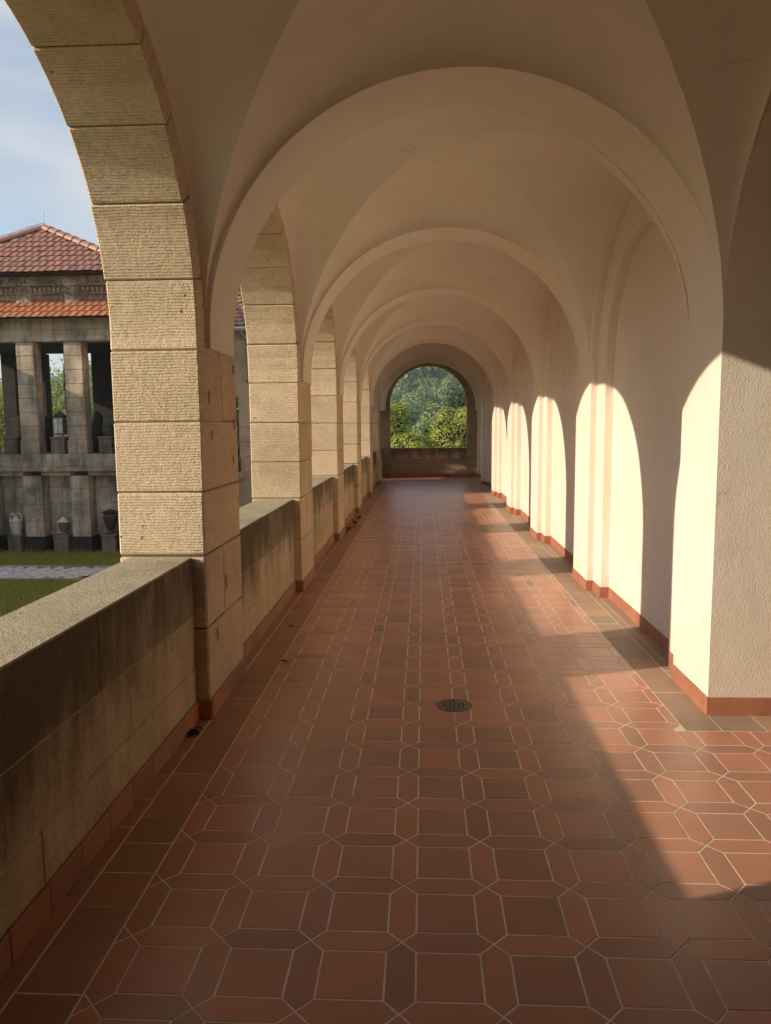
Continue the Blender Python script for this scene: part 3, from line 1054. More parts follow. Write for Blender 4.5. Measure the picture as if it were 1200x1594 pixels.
# sett path: kerb, laid in a fishbone
path = MB()
box(path, (-14, 13.9, GZ - 0.1), (-2.4, 15.1, GZ + 0.004))
path_o = tag(obj('path', path, M['pavdark']), kind='structure')
sm, scache, nset = MB(), [], 0
for v in range(6):
    q = MB()
    a, b = 0.085 + jit(0.006), 0.045 + jit(0.004)
    cbox(q, (-a, -b, -0.03), (a, b, 0.0), 0.012)
    scache.append(q.mesh('sett', M['sett']))
sx = []
for i in range(-60, 60):
    for j in range(-12, 40):
        u, v = i * 0.19 , j * 0.105
        x, y = -8 + u * 0.707 - v * 0.707 + (j % 2) * 0.06, 14.5 + u * 0.707 + v * 0.707
        sx.append((x, y))
sx = [(x, y) for x, y in sx if 13.98 < y < 15.02 and -13 < x < -3]
sx.sort(key=lambda p: abs(p[0] + 7.4))
for x, y in sx:
    if nset < 280:
        nset += 1
        o = link('sett', scache[nset % 6], path_o)
        o.location = (x, y, GZ + 0.035 + random.uniform(-0.004, 0.006))
        o.rotation_euler = (jit(0.03), jit(0.03), R(45) + jit(0.08))
    else:
        ca, sa = 0.707, 0.707
        z = GZ + 0.035 + random.uniform(-0.004, 0.006)
        c = [(x + ca * a - sa * b, y + sa * a + ca * b) for a, b in ((-.085, -.045), (.085, -.045), (.085, .045), (-.085, .045))]
        sm.face([(p[0], p[1], z) for p in c])
        for t in range(4):
            p, q = c[t], c[(t + 1) % 4]
            sm.face([(p[0], p[1], z - 0.03), (q[0], q[1], z - 0.03), (q[0], q[1], z), (p[0], p[1], z)])
tag(obj('setts', sm, M['sett'], path_o), kind='stuff')
for nm, y in (('kerb', 15.10), ('kerb', 13.84)):
    kb = MB()
    cbox(kb, (-14, y, GZ - 0.1), (-2.5, y + 0.07, GZ + 0.045), 0.008)
    obj(nm, kb, M['pavlow'], path_o)

# ------------------------------------------------------------------ pavilion
def rtile_mesh(w, l, mat, name='roof_tile'):
    mb = MB()
    prof = [(-w / 2, 0.012), (-w * 0.42, 0.026), (-w * 0.30, 0.010), (w * 0.32, 0.006), (w * 0.43, 0.020), (w / 2, 0.014)]
    th = 0.016
    P = lambda x, y, z: (x, y, z)
    for (xa, za), (xb, zb) in zip(prof[:-1], prof[1:]):
        dy = -0.018 * math.cos((xa / w) * math.pi)
        dyb = -0.018 * math.cos((xb / w) * math.pi)
        mb.face([P(xa, dy, za + 0.03), P(xb, dyb, zb + 0.03), P(xb, l, zb), P(xa, l, za)])
        mb.face([P(xa, dy, za + 0.03 - th), P(xb, dyb, zb + 0.03 - th), P(xb, dyb, zb + 0.03), P(xa, dy, za + 0.03)])
    return mb
def tiled_plane(parent, o, u, s, width, length, w, ex, mat, vis, lim=None, budget=[0]):
    """rows of overlapping tiles on a slope: o eave corner, u along the eave, s up the slope"""
    o, u, s = Vector(o), Vector(u).normalized(), Vector(s).normalized()
    nrm = u.cross(s)
    shared = [rtile_mesh(w * 0.985, ex * 1.25, mat).mesh('roof_tile', mat) for _ in range(1)]
    proto = rtile_mesh(w * 0.985, ex * 1.25, mat)
    rest = MB()
    rows = int(length / ex)
    pw = wloc(parent)
    for r in range(rows):
        y = r * ex
        sag = 0.012 * math.sin(r * 1.7)
        a, b = (0, width) if lim is None else lim(y)
        n0, n1 = math.ceil(a / w), math.floor(b / w)
        for i in range(n0, n1):
            p = o + u * ((i + 0.5) * w + (r % 2) * 0.5 * w + jit(0.004)) + s * (y + jit(0.012)) + nrm * (jit(0.006) + 0.01)
            tlt = jit(0.02)
            m = Matrix(((u.x, s.x, nrm.x, p.x), (u.y, s.y, nrm.y, p.y), (u.z, s.z, nrm.z, p.z), (0, 0, 0, 1))) @ Matrix.Rotation(tlt, 4, 'Y') @ Matrix.Rotation(jit(0.012), 4, 'Z')
            if vis(p) and budget[0] > 0:
                budget[0] -= 1
                q = link('roof_tile', shared[0], parent)
                q.matrix_basis = Matrix.Translation(-pw) @ m
            else:
                for f in proto.f:
                    rest.face([m @ Vector(proto.v[k]) for k in f])
    if rest.f:
        tag(wobj('roof_tiles', rest, mat, parent), kind='stuff')
PY = 17.0
pav = thing('pavilion', 'sooty sandstone columbarium pavilion with an open row of square columns and red tiled roof', 'building', loc=(-8.9, PY, GZ))
cX = [-8.845 + 1.09 * k for k in range(-2, 4)]
XW0, XW1 = cX[0] - 0.35, cX[-1] + 0.32
# lower wall with recessed panels
mb = MB()
box(mb, (XW0 + 0.02, PY + 0.43, GZ), (XW1 - 0.02, PY + 0.7, 0.70))
wobj('wall_core', mb, M['darkmortar'], pav)
for i, x in enumerate(cX):
    z = GZ
    for j, h in enumerate((0.365, 0.36, 0.37, 0.36, 0.30)):
        cuts = [-0.215, 0.215] if j % 2 == 0 or j == 0 else [-0.215, 0.02 + jit(0.06), 0.215]
        for a, b in zip(cuts[:-1], cuts[1:]):
            mb = MB()
            d = 0.02 if j == 0 else 0.0
            cbox(mb, (x + a + 0.002 - (d if a < -0.2 else 0), PY + jit(0.004) - d, z + 0.003), (x + b - 0.002 + (d if b > 0.2 else 0), PY + 0.44, z + h - 0.002), 0.007)
            wobj('stone_block', mb, M['pavdark'] if j == 0 else M['pavlow'], pav)
        z += h
    if i < len(cX) - 1:
        xa, xb = x + 0.215, cX[i + 1] - 0.215
        z = GZ
        for j, h in enumerate((0.36, 0.40, 0.34, 0.38, 0.29)):
            m = xa + (xb - xa) * (0.5 + jit(0.18))
            cuts = [xa, m, xb] if j in (1, 3) else [xa, xb]
            for a, b in zip(cuts[:-1], cuts[1:]):
                mb = MB()
                cbox(mb, (a + 0.002, PY + 0.36 + jit(0.006), z + 0.003), (b - 0.002, PY + 0.45, z + h - 0.002), 0.006)
                wobj('panel_stone', mb, M['pavdark'] if j == 0 else M['pavlow'], pav)
            z += h
        mb = MB()
        cbox(mb, (xa + 0.001, PY + 0.02, 0.555), (xb - 0.001, PY + 0.45, 0.66), 0.006)
        wobj('lintel', mb, M['pavlow'], pav)
# string course, parapet course
x = XW0
while x < XW1 - 0.05:
    b = min(x + 0.78 + jit(0.1), XW1)
    for (ya, za, zb, nm, mt) in ((PY - 0.055, 0.655, 0.76, 'string_course', 'pav'), (PY - 0.01, 0.763, 1.045, 'stone_block', 'pavlow')):
        mb = MB()
        cbox(mb, (x + 0.002, ya + jit(0.003), za), (b - 0.002, PY + 0.45, zb), 0.008)
        wobj(nm, mb, M[mt], pav)
    x = b
mb = MB()
box(mb, (XW0, PY + 0.44, 0.60), (XW1, 19.75, 1.04))
wobj('gallery_floor', mb, M['pavdark'], pav)
# columns, front row of stacked blocks and back row
for x in cX:
    z = 1.045
    for j in range(8):
        mb = MB()
        w = 0.20 if j else 0.215
        h = (3.53 - 1.045) / 8
        cbox(mb, (x - w + jit(0.003), PY + 0.02 + jit(0.004) - (0.015 if not j else 0), z + 0.002), (x + w + jit(0.003), PY + 0.37, z + h - 0.002), 0.010)
        wobj('column_block', mb, M['pav'], pav)
        z += h
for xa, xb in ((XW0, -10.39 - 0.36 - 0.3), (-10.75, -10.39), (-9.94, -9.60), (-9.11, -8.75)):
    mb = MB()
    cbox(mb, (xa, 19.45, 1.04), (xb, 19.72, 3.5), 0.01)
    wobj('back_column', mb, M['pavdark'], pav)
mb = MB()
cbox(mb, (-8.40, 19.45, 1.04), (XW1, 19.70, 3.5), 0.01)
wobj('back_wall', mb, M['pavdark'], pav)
mb = MB()
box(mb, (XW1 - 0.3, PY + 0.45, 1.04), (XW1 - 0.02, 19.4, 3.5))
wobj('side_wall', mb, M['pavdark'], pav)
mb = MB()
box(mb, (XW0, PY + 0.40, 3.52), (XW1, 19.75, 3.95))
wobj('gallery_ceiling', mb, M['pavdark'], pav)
# entablature
for (ya, za, zb, st) in ((PY - 0.02, 3.53, 3.635, 1.09), (PY + 0.0, 3.637, 3.785, 1.3), (PY - 0.02, 3.788, 4.03, 0.62)):
    x = XW0 - 0.02
    while x < XW1 - 0.05:
        b = min(x + st + jit(0.08), XW1 + 0.02)
        mb = MB()
        cbox(mb, (x + 0.0015, ya + jit(0.003), za), (b - 0.0015, PY + 0.41, zb), 0.006)
        wobj('entablature_block', mb, M['pavlight'] if za > 3.7 and random.random() < 0.35 else M['pav'], pav)
        x = b
mb = MB()
box(mb, (XW0 - 0.05, PY - 0.19, 4.028), (XW1 + 0.05, PY + 0.3, 4.045))
wobj('eave_board', mb, M['pavdark'], pav)
# skirt roof
sk = MB()
e0, e1 = Vector((XW0 - 0.2, PY - 0.42, 3.985)), Vector((XW0 - 0.2, PY + 0.22, 4.41))
sk.face([e0 - Vector((0, 0, .02)), Vector((XW1 + 0.2, e0.y, e0.z - .02)), Vector((XW1 + 0.2, e1.y, e1.z)), e1])
sk.face([e0 - Vector((0, 0, .02)), Vector((XW0 - .2, PY, 4.03)), Vector((XW1 + .2, PY, 4.03)), Vector((XW1 + 0.2, e0.y, e0.z - .02))])
skirt_o = wobj('skirt_roof', sk, M['pavdark'], pav)
vis_s = lambda p: -9.9 < p.x < -6.5
tiled_plane(skirt_o, e0, (1, 0, 0), e1 - e0, XW1 - XW0 + 0.4, (e1 - e0).length + 0.02, 0.165, 0.255, M['roofnew'], vis_s, budget=[80])
# clerestory with blocks, dentils and dry vines
mb = MB()
box(mb, (XW0 + 0.3, PY + 0.30, 3.95), (XW1 - 0.3, PY + 0.7, 4.96))
wobj('clerestory_wall', mb, M['pav'], pav)
for i, x in enumerate(cX):
    mb = MB()
    cbox(mb, (x - 0.17, PY + 0.12, 4.36), (x + 0.17, PY + 0.31, 4.745), 0.01)
    wobj('clerestory_pier', mb, M['pav'], pav)
    if i < len(cX) - 1:
        n = 7
        for q in range(n):
            xx = x + 0.17 + (q + 0.5) * (1.09 - 0.34) / n
            mb = MB()
            cbox(mb, (xx - 0.035, PY + 0.20, 4.63), (xx + 0.035, PY + 0.31, 4.735), 0.006)
            wobj('dentil', mb, M['pavlight'], pav)
        mb = MB()
        cbox(mb, (x + 0.172, PY + 0.19, 4.585), (x + 1.09 - 0.172, PY + 0.30, 4.622), 0.004)
        wobj('dentil_sill', mb, M['pav'], pav)
mb = MB()
cbox(mb, (XW0 + 0.25, PY + 0.10, 4.75), (XW1 - 0.25, PY + 0.34, 4.80), 0.006)
cbox(mb, (XW0 + 0.25, PY + 0.14, 4.803), (XW1 - 0.25, PY + 0.34, 4.96), 0.006)
wobj('cornice', mb, M['pav'], pav)
vm = MB()
for q in range(230):
    x = random.uniform(XW0 + 0.3, -5.9)
    z = random.uniform(4.5, 4.99)
    y = PY + 0.085
    p = [Vector((x, y, z))]
    d = Vector((random.uniform(-1, 1), 0, random.uniform(-0.9, 0.3))).normalized()
    for st in range(random.randint(4, 9)):
        d = (d + Vector((random.uniform(-.6, .6), 0, random.uniform(-.6, .45)))).normalized()
        qn = p[-1] + d * 0.07 + Vector((0, jit(0.02), 0))
        if qn.z > 5.0 or qn.z < 4.4: break
        p.append(qn)
    if len(p) > 2:
        tube(vm, p, [0.008 * (1 - 0.6 * i / len(p)) for i in range(len(p))], 3, caps=False)
tag(wobj('dry_vines', vm, M['vine'], pav), kind='stuff')
# upper hipped roof
EZR, YE = 4.96, 16.74
RX0, RX1, AX, AY, AZ = -11.25, -5.95, -8.92, 18.42, 6.28
YBK = 20.15
rm = MB()
c00, c10, c11, c01 = (RX0, YE, EZR), (RX1, YE, EZR), (RX1, YBK, EZR), (RX0, YBK, EZR)
ap, ap2 = (AX, AY, AZ), (AX, YBK - 1.69, AZ)
rm.face([c00, c10, ap]); rm.face([c10, c11, ap2, ap]); rm.face([c11, c01, ap2]); rm.face([c01, c00, ap, ap2]); rm.face([c00, c01, c11, c10])
roof_o = wobj('hipped_roof', rm, M['pavdark'], pav)
sl_ = Vector((0, AY - YE, AZ - EZR))
Ls = sl_.length
vis_r = lambda p: -9.9 - 0.2 * (p.y - YE) < p.x < -6.3
tiled_plane(roof_o, Vector(c00) + Vector((0, -0.03, 0.0)), (1, 0, 0), sl_, RX1 - RX0, Ls, 0.165, 0.235, M['roof'], vis_r,
            lim=lambda y: ((AX - RX0) * (y + 0.12) / Ls, RX1 - RX0 - (RX1 - AX) * (y + 0.12) / Ls), budget=[215])
def side_lim(y):
    W = YBK - YE
    return (1.68 * y / 3.25, W - 1.7 * y / 3.25)
s2 = Vector((AX - RX1, 0, AZ - EZR))
tiled_plane(roof_o, c10, (0, 1, 0), s2, YBK - YE, s2.length, 0.165, 0.26, M['roof'], lambda p: False, lim=side_lim)
def ridge(a, b, n, mat):
    a, b = Vector(a), Vector(b)
    for i in range(n):
        p, q = a + (b - a) * (i / n), a + (b - a) * ((i + 1.06) / n)
        mb = MB()
        t = (q - p).normalized()
        sd = t.cross(Vector((0, 0, 1))).normalized()
        upv = sd.cross(t)
        r0, r1 = 0.135, 0.115
        for k in range(6):
            w0, w1 = math.pi * k / 6, math.pi * (k + 1) / 6
            f = lambda c, r, w: c + sd * (r * math.cos(w)) + upv * (r * math.sin(w) * 0.85 + 0.015)
            mb.face([f(p, r0, w0), f(p, r0, w1), f(q, r1, w1), f(q, r1, w0)])
        wobj('ridge_tile', mb, mat, roof_o, smooth=True)
ridge(c10, ap, 12, M['roof'])
ridge(c00, ap, 12, M['roof'])
rod = MB()
tube(rod, [(AX, AY, AZ + 0.06), (AX, AY, AZ + 0.42)], 0.010, 5)
tube(rod, [(AX, AY, AZ + 0.05), (AX, AY, AZ + 0.12)], 0.03, 6)
wobj('lightning_rod', rod, M['zinc'], pav)
cab = MB()
pts = [Vector(ap) + (Vector(c00) - Vector(ap)) * (i / 8) + Vector((0, 0, 0.15 + (0.02 if i % 2 else 0))) for i in range(9)]
tube(cab, pts, 0.008, 4)
for p in pts[1::2]:
    tube(cab, [p - Vector((0, 0, 0.09)), p + Vector((0, 0, 0.02))], 0.016, 5)
wobj('lightning_cable', cab, M['zinc'], pav)

# ------------------------------------------------------------------ urns and pedestals
def pedestal(x, y, z0, w, h, d, label, mat='ped'):
    t = thing('urn_pedestal', label, 'pedestal', 'stone blocks under the urns', (x, y, z0))
    mb = MB()
    cbox(mb, (-w / 2, -d / 2, 0), (w / 2, d / 2, h * 0.86), 0.012)
    obj('block', mb, M[mat], t)
    mb = MB()
    cbox(mb, (-w / 2 - 0.012, -d / 2 - 0.012, h * 0.86 + 0.001), (w / 2 + 0.012, d / 2 + 0.012, h), 0.010)
    obj('cap', mb, M[mat], t)
def urn(x, y, z, label, body, lid=None, handles=None, mat='urndark', lidmat=None, n=24):
    t = thing('urn', label, 'urn', 'urns of the columbarium', (x, y, z))
    mb = MB(); lathe(mb, body, (0, 0, 0), n); obj('body', mb, M[mat], t, merge=True, smooth=True)
    if lid:
        mb = MB(); lathe(mb, lid, (0, 0, 0), n); obj('lid', mb, M[lidmat or mat], t, merge=True, smooth=True)
    for h in handles or ():
        mb = MB(); tube(mb, h, 0.022, 6); obj('handle', mb, M[lidmat or mat], t, smooth=True)
    return t
LP = GZ + 0.42
yl = PY + 0.12
pedestal(-9.33, yl, GZ, 0.30, 0.40, 0.30, 'low dark pedestal under the pale urn with looped handles')
pedestal(-8.24, yl, GZ, 0.33, 0.40, 0.30, 'low stained pedestal under the urn with a broad conical lid')
pedestal(-7.13, yl, GZ, 0.33, 0.42, 0.30, 'low grey pedestal under the dark two handled amphora')
pedestal(-10.42, yl, GZ, 0.33, 0.40, 0.30, 'low grey pedestal cut off by the left edge of the photo')
arc = lambda cx, cz, rx, rz, a0, a1, y=0.0, n=9: [(cx + rx * math.cos(R(a0 + (a1 - a0) * i / n)), y, cz + rz * math.sin(R(a0 + (a1 - a0) * i / n))) for i in range(n + 1)]
urn(-9.33, yl, GZ + 0.40, 'pale stone urn with two looped handles on top, standing in the left niche',
    [(0.001, 0), (0.10, 0), (0.105, 0.03), (0.12, 0.10), (0.135, 0.20), (0.142, 0.30), (0.150, 0.31), (0.150, 0.34), (0.10, 0.355), (0.001, 0.36)],
    [(0.07, 0.35), (0.055, 0.40), (0.001, 0.42)], [arc(-0.075, 0.36, 0.06, 0.13, 0, 200), arc(0.075, 0.36, 0.06, 0.13, -20, 180)], 'urnlight')
urn(-8.22, yl, GZ + 0.40, 'small mossy urn under a broad conical lid, standing in the middle niche',
    [(0.001, 0), (0.085, 0), (0.09, 0.03), (0.05, 0.05), (0.05, 0.07), (0.085, 0.11), (0.108, 0.20), (0.112, 0.27), (0.09, 0.29), (0.001, 0.29)],
    [(0.135, 0.29), (0.14, 0.305), (0.085, 0.345), (0.055, 0.375), (0.045, 0.40), (0.02, 0.41), (0.001, 0.41)], None, 'urngreen', 'urnlight')
urn(-7.13, yl, GZ + 0.42, 'dark amphora with two ear handles, standing in the niche beside the pier',
    [(0.001, 0), (0.085, 0), (0.085, 0.03), (0.045, 0.055), (0.045, 0.08), (0.09, 0.14), (0.135, 0.25), (0.152, 0.34), (0.155, 0.40), (0.13, 0.44), (0.08, 0.47), (0.001, 0.475)],
    [(0.085, 0.47), (0.11, 0.50), (0.11, 0.53), (0.04, 0.56), (0.001, 0.57)], [arc(-0.145, 0.42, 0.035, 0.09, -70, 160), arc(0.145, 0.42, 0.035, 0.09, 20, 250)], 'urndark')
urn(-10.42, yl, GZ + 0.40, 'grey urn cut off by the left edge of the photo',
    [(0.001, 0), (0.09, 0), (0.10, 0.05), (0.14, 0.22), (0.14, 0.30), (0.09, 0.36), (0.001, 0.37)], None, None, 'urngreen')
yu = PY + 0.17
for x, lab in ((-9.30, 'upper pedestal block under the ochre tapering urn'), (-8.22, 'upper pedestal block under the lantern shaped urn'), (-7.13, 'upper pedestal block under the squat round urn')):
    pedestal(x, yu, 1.045, 0.30, 0.385, 0.30, lab)
urn(-9.22, yu + 0.05, 1.43, 'tapering ochre urn with a dark shoulder and lid, up between the columns',
    [(0.001, 0), (0.075, 0), (0.08, 0.02), (0.11, 0.14), (0.142, 0.28), (0.145, 0.285)], [(0.148, 0.28), (0.152, 0.40), (0.135, 0.435), (0.05, 0.465), (0.03, 0.48), (0.001, 0.485)], None, 'urnochre', 'urngreen')
lan = thing('urn', 'lantern shaped urn with flat sides and a small roof, up between the columns', 'urn', 'urns of the columbarium', (-8.20, yu, 1.43))
mb = MB(); cbox(mb, (-0.06, -0.06, 0), (0.06, 0.06, 0.05), 0.006); obj('foot', mb, M['urnlight'], lan)
mb = MB(); cbox(mb, (-0.112, -0.10, 0.052), (0.112, 0.10, 0.44), 0.010); obj('body', mb, M['urngreen'], lan)
for x0, x1 in ((-0.095, -0.01), (0.01, 0.095)):
    mb = MB(); cbox(mb, (x0, -0.108, 0.085), (x1, -0.098, 0.41), 0.004); obj('side_panel', mb, M['urnlight'], lan)
mb = MB(); lathe(mb, [(0.165, 0.442), (0.168, 0.462), (0.10, 0.50), (0.055, 0.52), (0.05, 0.535), (0.03, 0.545), (0.028, 0.57), (0.001, 0.585)], (0, 0, 0), 4)
lid = obj('lid', mb, M['urndark'], lan); lid.rotation_euler.z = R(45)
urn(-7.10, yu, 1.43, 'squat round dark urn with a domed lid, up beside the pier',
    [(0.001, 0), (0.09, 0), (0.10, 0.03), (0.135, 0.08), (0.14, 0.17), (0.12, 0.215), (0.001, 0.22)], [(0.125, 0.215), (0.13, 0.245), (0.10, 0.275), (0.001, 0.29)], None, 'urndark')
urn(-9.30, 18.6, 1.04, 'black urn in the shade of the gallery behind the ochre urn',
    [(0.001, 0), (0.14, 0), (0.17, 0.45), (0.22, 0.80), (0.19, 0.86), (0.001, 0.9)], None, None, 'urndark')
urn(-8.05, 18.7, 1.04, 'tall black urn in the gallery shade right of the second column',
    [(0.001, 0), (0.16, 0), (0.18, 0.5), (0.19, 0.86), (0.10, 0.97), (0.001, 1.0)], None, None, 'urndark')

# ------------------------------------------------------------------ lodge seen through the second arch
lodge = thing('lodge', 'warm sunlit sandstone lodge with a tiled eave and downpipe behind the second arch', 'building', loc=(-4.5, 19.0, GZ))
LY = 19.0
def lblock(a, b, name='stone_block', mt='pavlight', ch=0.006):
    mb = MB(); cbox(mb, a, b, ch); wobj(name, mb, M[mt], lodge)
z = GZ
for h in (0.42, 0.44, 0.40, 0.44):
    for a, b in ((-5.5, -4.86 + jit(0.1)), (None, -4.2 + jit(0.1)), (None, -3.2)):
        a = a if a is not None else last
        lblock((a + 0.002, LY + jit(0.004), z + 0.002), (b - 0.002, LY + 0.4, z + h - 0.002))
        last = b
    z += h
while z < 2.3:
    h = 0.37
    lblock((-4.555 + jit(0.004), LY + jit(0.004), z + 0.002), (-3.2, LY + 0.4, min(z + h, 2.345) - 0.002))
    z += h
mb = MB(); box(mb, (-5.5, LY + 0.015, 2.345), (-3.2, LY + 0.4, 3.72)); wobj('rendered_wall', mb, M['pavlight'], lodge)
mb = MB(); box(mb, (-5.52, LY + 0.0, 3.72), (-3.18, LY + 0.4, 3.98)); wobj('frieze', mb, M['pav'], lodge)
mb = MB(); box(mb, (-3.5, LY + 0.4, GZ), (-3.2, 20.5, 3.9)); wobj('side_wall', mb, M['pavlight'], lodge)
lr = MB()
le0, le1 = Vector((-5.7, LY - 0.40, 4.0)), Vector((-5.7, LY + 1.75, 5.15))
lr.face([le0, (-3.0, le0.y, le0.z), (-3.0, le1.y, le1.z), le1]); lr.face([le0, (-5.7, LY + 0.1, 3.99), (-3.0, LY + 0.1, 3.99), (-3.0, le0.y, le0.z)])
lroof = wobj('roof', lr, M['pavdark'], lodge)
tiled_plane(lroof, le0, (1, 0, 0), le1 - le0, 2.7, (le1 - le0).length, 0.18, 0.26, M['roof'], lambda p: -5.3 < p.x < -3.9, budget=[80])
gt = MB()
tube(gt, [(-5.6, LY - 0.42, 3.95), (-3.1, LY - 0.42, 3.95)], 0.055, 8); wobj('gutter', gt, M['zinc'], lodge)
gt = MB()
tube(gt, [(-4.36, LY - 0.40, 3.93), (-4.36, LY - 0.22, 3.84), (-4.28, LY - 0.06, 3.72), (-4.28, LY - 0.05, 2.98), (-4.24, LY - 0.05, 2.86), (-4.24, LY - 0.05, 2.74)], 0.035, 8)
wobj('downpipe', gt, M['zinc'], lodge)
gt = MB(); cbox(gt, (-4.34, LY - 0.09, 2.70), (-4.17, LY, 2.76), 0.006); wobj('pipe_bracket', gt, M['iron'], lodge)
pl = thing('planter', 'dark square planter on the ledge of the sunlit lodge', 'planter', loc=(-4.66, LY - 0.16, 0.50))
mb = MB(); cbox(mb, (-0.13, -0.13, 0.02), (0.13, 0.13, 0.30), 0.012); obj('box', mb, M['urndark'], pl)
mb = MB(); cbox(mb, (-0.145, -0.145, 0.302), (0.145, 0.145, 0.36), 0.012); obj('rim', mb, M['urngreen'], pl)
mb = MB(); cbox(mb, (-5.5, LY - 0.34, 0.36), (-4.42, LY - 0.001, 0.515), 0.01); wobj('ledge', mb, M['pavlight'], lodge)

# wing added out of view on the left; it keeps the lawn and the lower pavilion in shade
wing = thing('added_shade_wing', 'long sandstone wing added out of view on the left to shade the court', 'building', loc=(-14, 10, GZ))
mb = MB(); box(mb, (-15.2, 3.5, GZ), (-13.2, 16.2, 4.2)); wobj('wall', mb, M['pavlight'], wing)
mb = MB()
mb.face([(-15.5, 3.2, 4.15), (-12.9, 3.2, 4.15), (-14.2, 4.2, 5.1)]); mb.face([(-12.9, 3.2, 4.15), (-12.9, 16.5, 4.15), (-14.2, 15.5, 5.1), (-14.2, 4.2, 5.1)])
mb.face([(-12.9, 16.5, 4.15), (-15.5, 16.5, 4.15), (-14.2, 15.5, 5.1)]); mb.face([(-15.5, 16.5, 4.15), (-15.5, 3.2, 4.15), (-14.2, 4.2, 5.1), (-14.2, 15.5, 5.1)])
wobj('roof', mb, M['roof'], wing)

# ------------------------------------------------------------------ plants
def leaf_cloud(centres, radii, n, size, shell=0.45, droop=0.3, flat=0.8, narrow=0.45):
    """n folded leaves (two triangles pairs) spread through a union of ellipsoids"""
    c = np.array(centres, float); r = np.array(radii, float)
    vol = r.prod(1) ** (2 / 3)
    k = rng.choice(len(c), n, p=vol / vol.sum())
    d = rng.normal(size=(n, 3)); d /= np.linalg.norm(d, axis=1)[:, None]
    rad = 1 - shell * rng.random(n) ** 2
    p = c[k] + d * r[k] * rad[:, None]
    nr = d / r[k]; nr /= np.linalg.norm(nr, axis=1)[:, None]
    nr = nr + rng.normal(0, flat, (n, 3)) + np.array([0, 0, 0.25]); nr /= np.linalg.norm(nr, axis=1)[:, None]
    a = rng.normal(size=(n, 3)); a -= (a * nr).sum(1)[:, None] * nr; a /= np.linalg.norm(a, axis=1)[:, None]
    b = np.cross(nr, a)
    s = (size * rng.uniform(0.6, 1.35, n))[:, None]
    tip = p + a * s - np.array([0, 0, droop]) * s * 0.3
    w = s * narrow * 0.5
    mid = p + a * s * 0.5
    V = np.stack([p, mid + b * w - nr * w * 0.25, tip, mid - b * w - nr * w * 0.25], 1).reshape(-1, 3)
    return V
def lumps(cx, cy, cz, rx, ry, rz, n, rnd):
    cs, rs = [(cx, cy, cz)], [(rx * 0.72, ry * 0.72, rz * 0.72)]
    for i in range(n):
        th, ph = rnd.uniform(0, 2 * math.pi), rnd.uniform(-0.5, 1.3)
        d = Vector((math.cos(th) * math.cos(ph), math.sin(th) * math.cos(ph), math.sin(ph)))
        cs.append((cx + d.x * rx * 0.62, cy + d.y * ry * 0.62, cz + d.z * rz * 0.62))
        q = rnd.uniform(0.30, 0.46)
        rs.append((rx * q, ry * q, rz * q))
    return cs, rs
def core_mesh(cs, rs, f):
    mb = MB()
    for c, r in zip(cs, rs):
        prof = [(math.cos(R(a)), math.sin(R(a))) for a in range(-90, 91, 30)]
        ring = lambda q, z: [(c[0] + r[0] * f * q * math.cos(k * math.pi / 4), c[1] + r[1] * f * q * math.sin(k * math.pi / 4), c[2] + r[2] * f * z) for k in range(8)]
        rr = [ring(max(a, 0.01), b) for a, b in prof]
        for i in range(len(rr) - 1):
            for k in range(8):
                mb.face([rr[i][k], rr[i][(k + 1) % 8], rr[i + 1][(k + 1) % 8], rr[i + 1][k]])
    return mb
def bush(label, x, y, z, rx, ry, rz, n, seed, size=0.115):
    rnd = random.Random(seed)
    t = thing('bush', label, 'bush', 'bushes beyond the end wall', (x, y, GZ))
    cs, rs = lumps(0, 0, z - GZ, rx, ry, rz, 12, rnd)
    V = leaf_cloud(cs, rs, int(n * 1.4), size * 0.86, 0.32, 0.6, 0.27, 0.44)
    tag(big_mesh('foliage', V, np.arange(len(V)).reshape(-1, 4), M['leaf_bush'], parent=t), kind='stuff')
    obj('dark_core', core_mesh(cs, rs, 0.74), M['bush_core'], t)  # near-black solid core puts shade into the gaps between leaves
    mb = MB()
    for i in range(5):
        a = rnd.uniform(0, 6.28)
        tube(mb, [(0.1 * math.cos(a), 0.1 * math.sin(a), 0), (rx * 0.3 * math.cos(a), ry * 0.3 * math.sin(a), (z - GZ) * 0.5), (rx * 0.5 * math.cos(a), ry * 0.5 * math.sin(a), z - GZ)], [0.05, 0.04, 0.02], 6)
    obj('stem', mb, M['bark'], t)
bush('round clipped rhododendron on the left of the end arch', -1.42, 34.0, 1.25, 1.30, 1.2, 1.42, 9000, 1)
bush('large rhododendron filling the right half of the end arch', 1.55, 34.4, 0.95, 1.80, 1.5, 1.55, 13000, 2)
bush('low leafy rhododendron in front, under the round one at the end arch', -0.55, 32.2, 0.25, 1.15, 1.0, 1.15, 7500, 3)
bush('small bright rhododendron low in the right corner of the end arch', 1.22, 31.6, 0.05, 0.62, 0.6, 0.98, 3500, 4)
bush('dark rhododendron at the far right, half hidden by the end wall', 3.9, 34.5, 0.6, 1.4, 1.3, 1.6, 5000, 5)
bush('dark rhododendron at the far left, half hidden by the end wall', -4.0, 34.5, 0.6, 1.4, 1.3, 1.6, 5000, 6)

